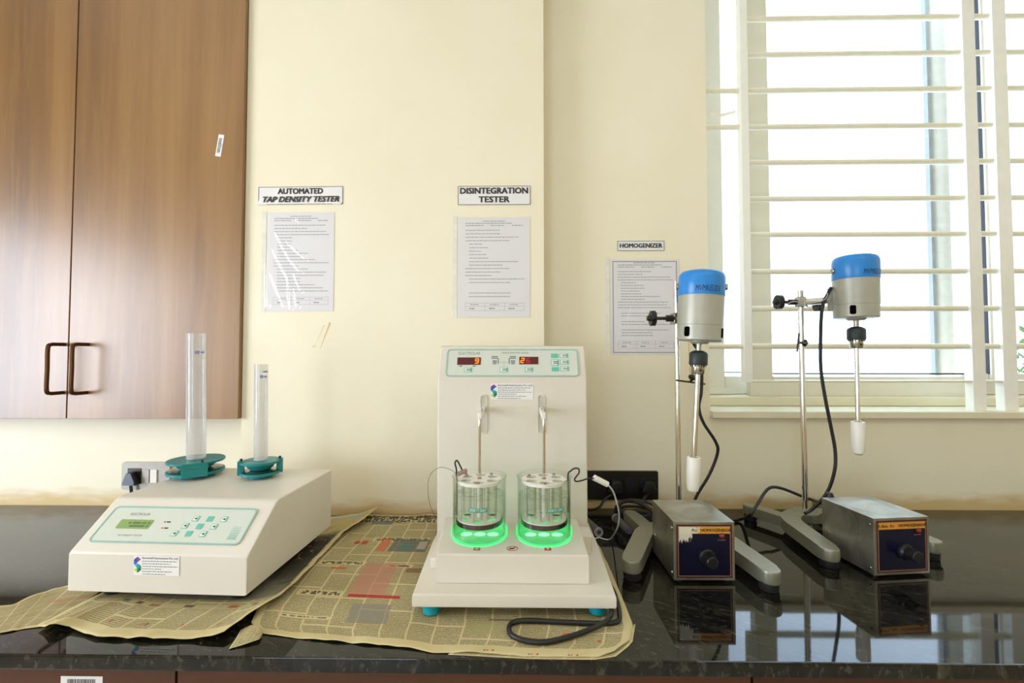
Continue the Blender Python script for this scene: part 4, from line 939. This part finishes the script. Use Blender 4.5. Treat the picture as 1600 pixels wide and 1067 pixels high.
def motor(root, axis, zc0, zc1, zbot, tilt, vents, writing, warot, shaft_len, tool_len, screw_angles):
    """axis: (x,y) of the motor; zc0..zc1 the blue cap; zbot the underside"""
    A = T(axis[0], axis[1], zc0) @ Matrix.Rotation(tilt, 4, 'Y')
    r = .0502; hb = zbot - zc0
    m = MB(); m.lathe([(0, hb), (r - .003, hb), (r - .001, hb + .002), (r - .001, hb * .66), (r, hb * .655), (r, 0), (0, 0)], A, 56); body = m.build('motor_body', 'motor_metal', root)
    for va in vents:
        Mv = A @ Matrix.Rotation(va, 4, 'Z') @ T(0, -r + .0016, hb * .82) @ Matrix.Rotation(R(90), 4, 'X'); MB().poly(Mv, rr(-.0065, -.011, .0065, .0115, .004), 0, .0012).build('vent', 'vent_dark', body)
    hc = zc1 - zc0; m = MB(); m.lathe([(r + .0008, -.0005), (r + .0014, .001), (r + .0012, hc * .74), (r - .0006, hc * .86), (r - .005, hc * .945), (r - .012, hc * .985), (r - .022, hc), (0, hc)], A, 56); cap = m.build('motor_cap', 'blue_cap', root)
    F = A @ Matrix.Rotation(warot, 4, 'Z') @ T(0, 0, hc * .20) @ Matrix.Rotation(R(90), 4, 'X')
    MB().text(writing[0], F, .0195, writing[1], bold=0, shear=.25, wrap=r + .0018).build('handwriting', 'ink_blue', cap)
    for sa in screw_angles:
        Ms = A @ Matrix.Rotation(sa, 4, 'Z') @ T(0, -r - .001, hc * .38) @ Matrix.Rotation(R(90), 4, 'X'); MB().lathe([(0, 0), (.0078, 0), (.0078, .003), (.0062, .0045), (0, .0045)], Ms, 18).build('cap_screw', 'steel', cap)
    MB().lathe([(0, hb - .006), (.018, hb - .006), (.022, hb - .002), (.022, hb + .001), (0, hb + .001)], A, 28).build('flange', 'motor_metal', root)
    MB().lathe([(0, hb - .024), (.0062, hb - .024), (.0062, hb - .005), (0, hb - .005)], A, 16).build('spindle', 'steel', root)
    ch = MB().lathe([(0, hb - .056), (.0195, hb - .056), (.0205, hb - .053), (.0205, hb - .030), (.018, hb - .026), (.010, hb - .022), (0, hb - .022)], A, 32).build('chuck', 'chuck_black', root)
    m = MB(); N = 40
    m.lathe([(0, hb - .077), (.0125, hb - .077), (.0145, hb - .074), (.0148, hb - .060), (0, hb - .060)], A, 28)
    for k in range(18): m.box(.0125, -.0012, hb - .060, .0185, .0012, hb - .0555, 0, A @ Matrix.Rotation(2 * PI * k / 18, 4, 'Z'))
    m.build('chuck_collar', 'steel', ch)
    MB().lathe([(0, 0), (.0028, 0), (.0028, .0006), (0, .0006)], A @ T(.001, -.0147, hb - .068) @ Matrix.Rotation(R(90), 4, 'X'), 12).build('key_hole', 'black_print', ch)
    zs_ = hb - .077
    MB().lathe([(0, zs_ - shaft_len), (.0055, zs_ - shaft_len), (.0055, zs_ + .002), (0, zs_ + .002)], A, 16).build('shaft', 'chrome', root)
    zt = zs_ - shaft_len; m = MB()
    m.lathe([(0, zt - tool_len), (.006, zt - tool_len + .001), (.012, zt - tool_len + .006), (.0142, zt - tool_len + .016), (.0155, zt - tool_len * .5), (.0155, zt - .001), (.0145, zt + .001), (0, zt + .001)], A, 28); th = m.build('stirrer_head', 'white_plastic', root)
    MB().lathe([(0, zt), (.0085, zt), (.0085, zt + .003), (.006, zt + .004), (0, zt + .004)], A, 18).build('ferrule', 'steel', th)
    return A, r, hb
simple('ink_blue', (28, 36, 90), .5)

YM1, YM2 = 1.062, 1.178
# left homogenizer
p1 = PY(1059, 640, 1.158)
h1 = thing('homogenizer', 'homogenizer with blue-capped motor in front of the wall, behind the left control box', 'homogenizer', (p1.x, 1.158, ZC), R(-9), 'homogenizers on stands')
stand(h1)
m = MB(); zt1 = PY(1057, 440, 1.158).z; m.cyl((p1.x, 1.158, ZC + .04), (p1.x, 1.158, zt1), .0062, seg=18); m.build('pole', 'chrome', h1)
ax1 = PY(1095.5, 463, YM1)
A1, mr, hb = motor(h1, (ax1.x, YM1), ax1.z, PY(1096, 424.5, YM1).z, PY(1094, 533, YM1).z, R(3.2), (R(-54), R(53), R(160)), ('MVMKEUDE', .058), R(-5), PY(1094, 584, YM1).z - PY(1085, 717, YM1).z - .004, PY(1083, 718, YM1).z - PY(1083, 773, YM1).z, (R(-107), R(70)))
zk = PY(1020, 497, 1.14).z
m = MB(); m.box(p1.x - .013, 1.140, zk - .014, p1.x + .013, 1.174, zk + .014, .003); m.cyl((p1.x, 1.15, zk), (p1.x + .010, 1.125, zk), .010, seg=16); cl = m.build('clamp', 'steel', h1)
m = MB(); m.box(p1.x - .006, 1.1085, zk - .034, p1.x + .022, 1.1225, zk + .036, .002); m.build('bracket', 'silver_grey', h1)
kx = PY(1016, 497, 1.148).x
m = MB(); m.cyl((p1.x - .012, 1.148, zk), (kx + .010, 1.148, zk), .0042, seg=12); m.cyl((p1.x - .03, 1.148, zk), (p1.x - .010, 1.148, zk), .0085, seg=16); m.build('clamp_screw', 'dark_steel', cl)
knob(Frame((kx + .012, 1.148, zk), (0, -1, 0), (0, 0, 1)) @ Matrix.Rotation(0, 4, 'X'), cl)
MB().tube(spline([A1 @ Vector((-.005, .046, hb + .01)), PY(1095, 560, 1.15), PY(1096, 610, 1.14), PY(1092, 636, 1.13), PY(1099, 660, 1.13), PY(1118, 690, 1.14), PY(1121, 708, 1.15), PY(1108, 742, 1.16), PY(1090, 772, 1.17), PY(1078, 800, 1.17), PY(1066, 822, 1.14)], 8), .0038, 10).build('motor_cable', 'cable_black', h1)
# chuck keys
def chuck_key(o, ex, ey, lab, L=.052):
    k = thing('chuck_key', lab, 'chuck key', o, 0, 'chuck keys on the stands'); F = Frame(o, ex, ey)
    m = MB(); m.cyl(F @ Vector((-L / 2, 0, 0)), F @ Vector((L / 2, 0, 0)), .0024, seg=10); m.build('handle', 'dark_steel', k)
    m = MB(); m.cyl(F @ Vector((0, 0, 0)), F @ Vector((0, .014, 0)), .0034, seg=10); m.lathe([(0, 0), (.0072, 0), (.0085, .004), (.0070, .009), (.003, .010), (0, .013)], T(*(F @ Vector((0, .012, 0)))) @ rot_to(F.to_3x3() @ Vector((0, 1, 0))), 12)
    for q in range(10): m.box(.006, -.0009, 0.001, .0098, .0009, .007, 0, T(*(F @ Vector((0, .012, 0)))) @ rot_to(F.to_3x3() @ Vector((0, 1, 0))) @ Matrix.Rotation(2 * PI * q / 10, 4, 'Z'))
    m.build('geared_head', 'dark_steel', k); return k, F
a, b = PY(1064, 594, 1.15), PY(1109, 600, 1.15)
k_, F = chuck_key((a + b) / 2 + Vector((-.012, 0, 0)), b - a, Vector((-.55, -.5, .75)), 'steel chuck key hanging beside the pole of the left homogenizer', .072)
MB().tube([PY(1079, 588, 1.14), PY(1077, 560, 1.142), PY(1076, 536, 1.145), PY(1076, 526, 1.145)], .0009, 6).build('string', 'string_yellow', k_) if 'string_yellow' in MAT or simple('string_yellow', (205, 180, 90), .7) else None

# right homogenizer
p2 = PY(1255, 620, 1.262)
h2 = thing('homogenizer', 'homogenizer with blue-capped motor in front of the window', 'homogenizer', (p2.x, 1.262, ZC), R(10), 'homogenizers on stands')
stand(h2)
zt2 = PY(1254, 454, 1.262).z
MB().cyl((p2.x, 1.262, ZC + .04), (p2.x - .002, 1.262, zt2), .0074, seg=18).build('pole', 'chrome', h2)
ax2 = PY(1336.5, 437, YM2)
A2, mr, hb2 = motor(h2, (ax2.x, YM2), ax2.z, PY(1337, 400, YM2).z, PY(1337, 497, YM2).z, R(.3), (R(-43), R(-163)), ('MVMKEUDE', .058), R(13), PY(1337, 541, YM2).z - PY(1336, 659, YM2).z - .004, PY(1336, 660, YM2).z - PY(1336, 712, YM2).z, (R(-98), R(80)))
zk = PY(1254, 472, 1.262).z
dv = Vector((ax2.x - p2.x, YM2 - 1.262, 0)).normalized()
ms = Vector((ax2.x, YM2, zk)) - dv * .051
m = MB(); m.box(-.014, -.014, -.013, .014, .014, .013, .003, T(p2.x, 1.262, zk) @ rot_to(dv)); cl = m.build('clamp', 'steel', h2)
MB().cyl(Vector((p2.x, 1.262, zk)) + dv * .004, ms, .0098, seg=16).build('clamp_arm', 'chrome', h2)
m = MB(); m.box(-.030, -.012, -.0085, .030, .012, .004, .002, T(*ms) @ rot_to(dv) @ Matrix.Rotation(R(90), 4, 'Z')); m.build('bracket', 'silver_grey', h2)
kx = PY(1213, 474, 1.262).x
m = MB(); m.cyl((p2.x - .012, 1.262, zk), (kx + .010, 1.262, zk), .0045, seg=12); m.cyl((p2.x - .034, 1.262, zk), (p2.x - .010, 1.262, zk), .008, seg=16); m.build('clamp_screw', 'dark_steel', cl)
knob(Frame((kx + .012, 1.262, zk), (0, -1, 0), (0, 0, 1)), cl, .0195, 1)
q = PY(1276, 476, 1.29); m = MB(); m.cyl((p2.x + .008, 1.268, zk - .004), (q.x, 1.285, zk - .004), .004, seg=10); m.build('clamp_screw', 'dark_steel', cl)
knob(Frame((q.x - .004, 1.285, zk - .006), (0, 1, 0), (0, 0, 1)), cl, .017, 1)
MB().tube(spline([A2 @ Vector((-.050, .018, -.018)), PY(1292, 462, 1.19), PY(1286, 475, 1.195), PY(1283, 500, 1.19), PY(1282, 545, 1.195), PY(1283, 580, 1.20), PY(1290, 625, 1.20), PY(1299, 670, 1.20), PY(1305, 705, 1.20), PY(1304, 735, 1.20), PY(1293, 768, 1.21), PY(1272, 793, 1.22), PZ(1258, 802, .905)], 8), .0042, 10).build('motor_cable', 'cable_black', h2)
MB().tube(spline([PY(1226, 477, 1.255), PY(1240, 471, 1.25), PY(1255, 474, 1.243), PY(1270, 473, 1.235), PY(1287, 469, 1.19), PY(1293, 460, 1.185), PY(1289, 455, 1.185)], 6), .0011, 6).build('tie_wire', 'cable_white', h2)
chuck_key(PY(1247, 535, 1.25), PY(1248, 520, 1.25) - PY(1245, 548, 1.25), Vector((.8, -.5, -.35)), 'steel chuck key clipped on the pole of the right homogenizer', .052)

# control boxes
def control_box(o, rz, w, d, h, label, worn, banner):
    b = thing('speed_controller', label, 'control box', (o.x, o.y, ZC), rz, 'homogenizer control boxes')
    M = wmat(b)
    MB().box(0, 0, .005, w, d, h, .0018, M).build('housing', 'box_steel', b)
    m = MB()
    for x, y in ((.012, .012), (w - .012, .012), (.012, d - .012), (w - .012, d - .012)): m = MB(); m.lathe([(0, .0004), (.007, .0004), (.007, .0055), (0, .0055)], M @ T(x, y, 0), 14); m.build('foot', 'rubber', b)
    F = M @ Frame((0, 0, 0), (1, 0, 0), (0, 0, 1)); p = .006
    e = MB().quad(F, p, .005 + p, w - p, h - p, .0003).build('face_panel', 'maroon', b, 'navy printed face with orange heading')
    def uvquad(nm, mt, u0, v0, u1, v1, z, par):
        m = MB(); m.uv = 1; uvl = m.bm.loops.layers.uv.new('UVMap'); m.quad(F, u0, v0, u1, v1, z)
        for f in m.bm.faces:
            for lp, uv in zip(f.loops, ((0, 0), (1, 0), (1, 1), (0, 1))): lp[uvl].uv = uv
        return m.build(nm, mt, par)
    MB().band(F, [(p + .003, .008 + p), (w - p - .003, .008 + p), (w - p - .003, h - p - .003), (p + .003, h - p - .003)], [(p + .0042, .0092 + p), (w - p - .0042, .0092 + p), (w - p - .0042, h - p - .0042), (p + .0042, h - p - .0042)], .0004, .0008).build('border', 'cream_line', e)
    uvquad('navy_field', 'worn_navy' if worn else 'navy', p + .005, .010 + p, w - p - .005, h - p - .018, .0005, e)
    uvquad('heading_band', 'worn_orange' if worn else 'orange_band', p + .005, h - p - .018, w - p - .004, h - p - .004, .0007, e)
    m = MB()
    m.text('HOMOGENISOR', F @ T(w * .69, h - p - .0112, 0), .0085, w * .50, bold=.03, z=.0010)
    m.text(banner, F @ T(w * .22 if not worn else w * .345, h - p - .0112, 0), .0075, w * .30 if not worn else w * .10, bold=.02, shear=.1, z=.0010); m.build('heading_lettering', 'black_print', e)
    MB().text('POWER', F @ T(w * .78, h - p - .031, 0), .0045, .015, bold=.02, z=.0010).build('caption', 'grey_print', e)
    Mk = F @ T(w * .535, h * .43, 0)
    k = MB().lathe([(0, .0006), (.0165, .0006), (.0165, .006), (.0150, .007), (.0135, .011), (0, .011)], Mk, 32).build('speed_knob', 'black_plastic', b)
    MB().lathe([(.0120, .011), (.0118, .030), (.0105, .0315), (0, .0315)], Mk, 28).build('grip', 'black_plastic', k)
    m = MB(); m.lathe([(.0055, .0006), (.0060, .003), (.0050, .004)], F @ T(w * .78, h - p - .0225, 0), 18); m.build('lamp_bezel', 'maroon', b)
    MB().lathe([(.0050, .001), (.0046, .0055), (.0025, .0075), (0, .008)], F @ T(w * .78, h - p - .0225, 0), 18).build('indicator_lamp', 'red_lens', b)
    m = MB()
    for y, z in ((.01, .018), (.01, h - .016), (d - .02, .05)): m.lathe([(0, 0), (.003, 0), (.0022, .0018), (0, .0022)], M @ T(0, y, z) @ Matrix.Rotation(R(-90), 4, 'Y'), 10)
    m.build('side_screw', 'steel', b)
    return b, M
o1 = PZ(1053, 911, ZC); w1 = PZ(1149, 911, ZC).x - o1.x
b1, MB1 = control_box(o1, R(.6), w1, .143, .1243, 'steel control box with scraped white corner on its navy face', True, 'Ru.')
o2 = PZ(1367, 904, ZC)
b2, MB2 = control_box(o2, R(6.5), .128, .141, .1243, 'steel control box with unscratched navy face and orange heading, standing before the window', False, 'R-Bals. Ru.')
MB().lathe([(0, 0), (.009, 0), (.009, .012), (.006, .02), (0, .02)], MB2 @ T(.03, .1505, .112) @ Matrix.Rotation(R(0), 4, 'X'), 14).build('cable_gland', 'black_plastic', b2)
MB().tube(spline([MB2 @ Vector((.02, .147, .06)), PY(1296, 791, 1.2), PY(1284, 787, 1.24), PY(1272, 782, 1.30), PY(1250, 774, 1.33), PY(1225, 764, 1.33), PY(1207, 761, 1.32), PY(1196, 768, 1.30), PY(1184, 787, 1.25), PY(1172, 804, 1.22), PZ(1158, 811, ZC + .0078), PZ(1140, 814, ZC + .0075)], 8), .0042, 10).build('mains_cord', 'cable_black', b2)

# ------------------------------------------------------------------ signs and documents on the wall
def sign(c00, c11, y, lines, name_label, tilt=0, italic=()):
    a, b = PY(c00[0], c11[1], y), PY(c11[0], c00[1], y); w, h = b.x - a.x, b.z - a.z
    s = thing('wall_sign', name_label, 'sign', ((a.x + b.x) / 2, y, (a.z + b.z) / 2), 0, 'paper signs on the wall')
    F = Frame(((a.x + b.x) / 2, y - .0006, (a.z + b.z) / 2), (1, 0, tilt), (-tilt, 0, 1))
    m = MB(); n = 12
    def curl(u, v): return .0006 + .007 * max(0, -v / h - .05) ** 1.5 * (abs(u) / w * 2) ** 4 * (1 if italic else 0)
    V = [[m.bm.verts.new(F @ Vector((-w / 2 + w * i / n - (.004 if italic and j == 0 else 0), -h / 2 + h * j / 6, curl(-w / 2 + w * i / n, -h / 2 + h * j / 6)))) for i in range(n + 1)] for j in range(7)]
    Vb = [[m.bm.verts.new(v.co + F.to_3x3() @ Vector((0, 0, -.0005))) for v in r_] for r_ in V]
    for j in range(6):
        for i in range(n): m._f([V[j][i], V[j][i + 1], V[j + 1][i + 1], V[j + 1][i]]); m._f([Vb[j][i], Vb[j + 1][i], Vb[j + 1][i + 1], Vb[j][i + 1]])
    sh_ = m.build('sheet', 'paper', s)
    q = .0014; O = [(-w / 2, -h / 2), (w / 2, -h / 2), (w / 2, h / 2), (-w / 2, h / 2)]; Ii = [(-w / 2 + q, -h / 2 + q), (w / 2 - q, -h / 2 + q), (w / 2 - q, h / 2 - q), (-w / 2 + q, h / 2 - q)]
    MB().band(F, O, Ii, .0009, .0014).build('border', 'mid_print', s)
    m = MB()
    for k, (tx, wf) in enumerate(lines):
        v = h * (.5 - (k + .5) / len(lines)) * (.92 if len(lines) > 1 else 1); m.text(tx, F @ T(0, v, 0), h * (.44 if len(lines) > 1 else .62), w * wf, bold=.042, shear=.28 if k in italic else 0, z=.0016 if k not in italic else .0028)
    m.build('lettering', 'dark_print', s); return s
sign((404, 291.5), (536, 320), YP, [('AUTOMATED', .53), ('TAP DENSITY TESTER', .90)], 'white paper sign reading AUTOMATED TAP DENSITY TESTER on the pillar', .004, (1,))
sign((715.5, 290.5), (828.5, 320.5), YP, [('DISINTEGRATION', .93), ('TESTER', .42)], 'white paper sign reading DISINTEGRATION TESTER on the pillar')
sign((964.5, 376.5), (1037.5, 392), YW, [('HOMOGENIZER', .90)], 'small white paper sign reading HOMOGENIZER on the wall')

def document(c00, c11, y, label, border=None, seed=1, rows=24, pouch=6, sheen=False, tilt=0, top=None):
    a, b = PY(c00[0], c11[1], y), PY(c11[0], c00[1], y); w, h = b.x - a.x, b.z - a.z; random.seed(seed)
    d = thing('document', label, 'document', ((a.x + b.x) / 2, y, (a.z + b.z) / 2), 0, 'instruction sheets in clear sleeves')
    F = Frame(((a.x + b.x) / 2, y - .0005, (a.z + b.z) / 2), (1, 0, tilt), (-tilt, 0, 1))
    MB().box(-w / 2, -h / 2, .0002, w / 2, h / 2, .0006, 0, F).build('sheet', 'paper_grey', d)
    m = MB(); z = .0008
    def words(u0, u1, v, t, gap=.0016):
        u = u0
        while u < u1 - .002:
            q = min(random.uniform(.003, .011), u1 - u); m.quad(F, u, v - t, u + q, v + t, z); u += q + gap
    L0, L1 = -w * .40, w * .42
    words(-w * .16, w * .16, h * .462, .0011); words(L0, w * .25, h * .440, .0011); words(L0, -w * .15, h * .418, .0011); words(-w * .05, w * .15, h * .418, .0011); words(w * .25, w * .40, h * .418, .0011)
    v = h * .37; step = h * .70 / rows
    for k in range(rows):
        ind = 0 if k in (0, 1, 2, 3, 11, 12, 13) else w * .05
        if random.random() < .12 and k > 4: v -= step; continue
        ln = random.choice((.95, .9, .6, .45, 1.0, .75)) if k not in (4, 5, 6, 7, 8) else random.uniform(.18, .45)
        words(L0 + ind, L0 + ind + (L1 - L0 - ind) * ln, v, .0010); v -= step
    tb = -h * .36
    for q in (tb, tb - .022, tb - .009): m.quad(F, L0, q - .0003, L1, q + .0003, z)
    for q in (L0, L0 + (L1 - L0) / 3, L0 + (L1 - L0) * 2 / 3, L1): m.quad(F, q - .0003, tb - .022, q + .0003, tb, z)
    for k in range(3): words(L0 + (L1 - L0) * (k + .25) / 3, L0 + (L1 - L0) * (k + .7) / 3, tb - .0045, .0010); words(L0 + (L1 - L0) * (k + .2) / 3, L0 + (L1 - L0) * (k + .5) / 3, tb - .016, .0016)
    m.build('printed_text', 'pale_print', d)
    if border:
        q = .0018; i = border; O = [(-w / 2 + i, -h / 2 + i), (w / 2 - i, -h / 2 + i), (w / 2 - i, h / 2 - i), (-w / 2 + i, h / 2 - i)]; J = [(-w / 2 + i + q, -h / 2 + i + q), (w / 2 - i - q, -h / 2 + i + q), (w / 2 - i - q, h / 2 - i - q), (-w / 2 + i + q, h / 2 - i - q)]
        MB().band(F, O, J, .0007, .0010).build('border', 'mid_print', d)
    # clear sleeve with punched edge on the left
    m = MB(); n, mm = (60, 76) if sheen else (24, 30); e0 = -w / 2 - .017; e1 = w / 2 + .004; G = []
    for j in range(mm + 1):
        row = []
        for i in range(n + 1):
            u = e0 + (e1 - e0) * i / n; vv = -h / 2 - .004 + (h + .008) * j / mm
            wr_ = noise.noise(Vector((u * 9 - vv * 4 + seed, vv * 3.2 + u * 5, seed * 3.1)))
            rd = 0
            if sheen:
                U, V_ = (u + w / 2) / w, (h / 2 - vv) / h
                for (xa, ya, xb, yb2) in ((.13, .19, .59, .47), (.13, .19, .36, .48), (.36, .48, .52, .60), (.09, .36, .34, .68), (.34, .68, .37, .97), (.03, .56, .28, .95), (.42, .62, .52, .79), (.44, .02, .45, .08), (.42, .76, .47, .95), (.0, .05, .02, .95)):
                    px_, py_ = U - xa, (V_ - ya) * h / w; ex_, ey_ = xb - xa, (yb2 - ya) * h / w; tt = max(0, min(1, (px_ * ex_ + py_ * ey_) / (ex_ ** 2 + ey_ ** 2)))
                    dd = math.hypot(px_ - tt * ex_, py_ - tt * ey_); rd = max(rd, math.exp(-(dd / .028) ** 2) * (.35 + .65 * math.sin(PI * (.15 + .7 * tt))))
            k = rd * .0045 if sheen else max(0, 1 - abs(wr_) * 5) * (.0042 if sheen else .0008) * (1 - abs(2 * i / n - .9) ** 2 if abs(2 * i / n - .9) < 1 else 0)
            row.append(m.bm.verts.new(F @ Vector((u, vv, .0016 + max(0, k)))))
        G.append(row)
    for j in range(mm):
        for i in range(n): m._f([G[j][i], G[j][i + 1], G[j + 1][i + 1], G[j + 1][i]])
    sl = m.build('clear_sleeve', 'sleeve', d, 'clear plastic sleeve', angle=80)
    m = MB(); m.quad(F, e0, -h / 2 - .004, e0 + .013, h / 2 + .004, .0004); m.mi = 1
    for k in range(11):
        vv = -h * .45 + h * .9 * k / 10; m.lathe([(0, .0007), (.0016, .0007)], F @ T(e0 + .006, vv, 0), 10)
    m.build('punched_strip', ['tape', 'sill_paint'], sl)
document((416.5, 332), (523, 486), YP, 'instruction sheet in a creased shiny clear sleeve below the tap density sign', None, 3, 22, sheen=True)
document((716, 339.5), (828, 495.5), YP, 'instruction sheet in a flat clear sleeve below the disintegration sign', None, 8, 20)
document((955, 405), (1060, 554), YW, 'black-bordered instruction sheet below the homogenizer sign', .006, 5, 24)
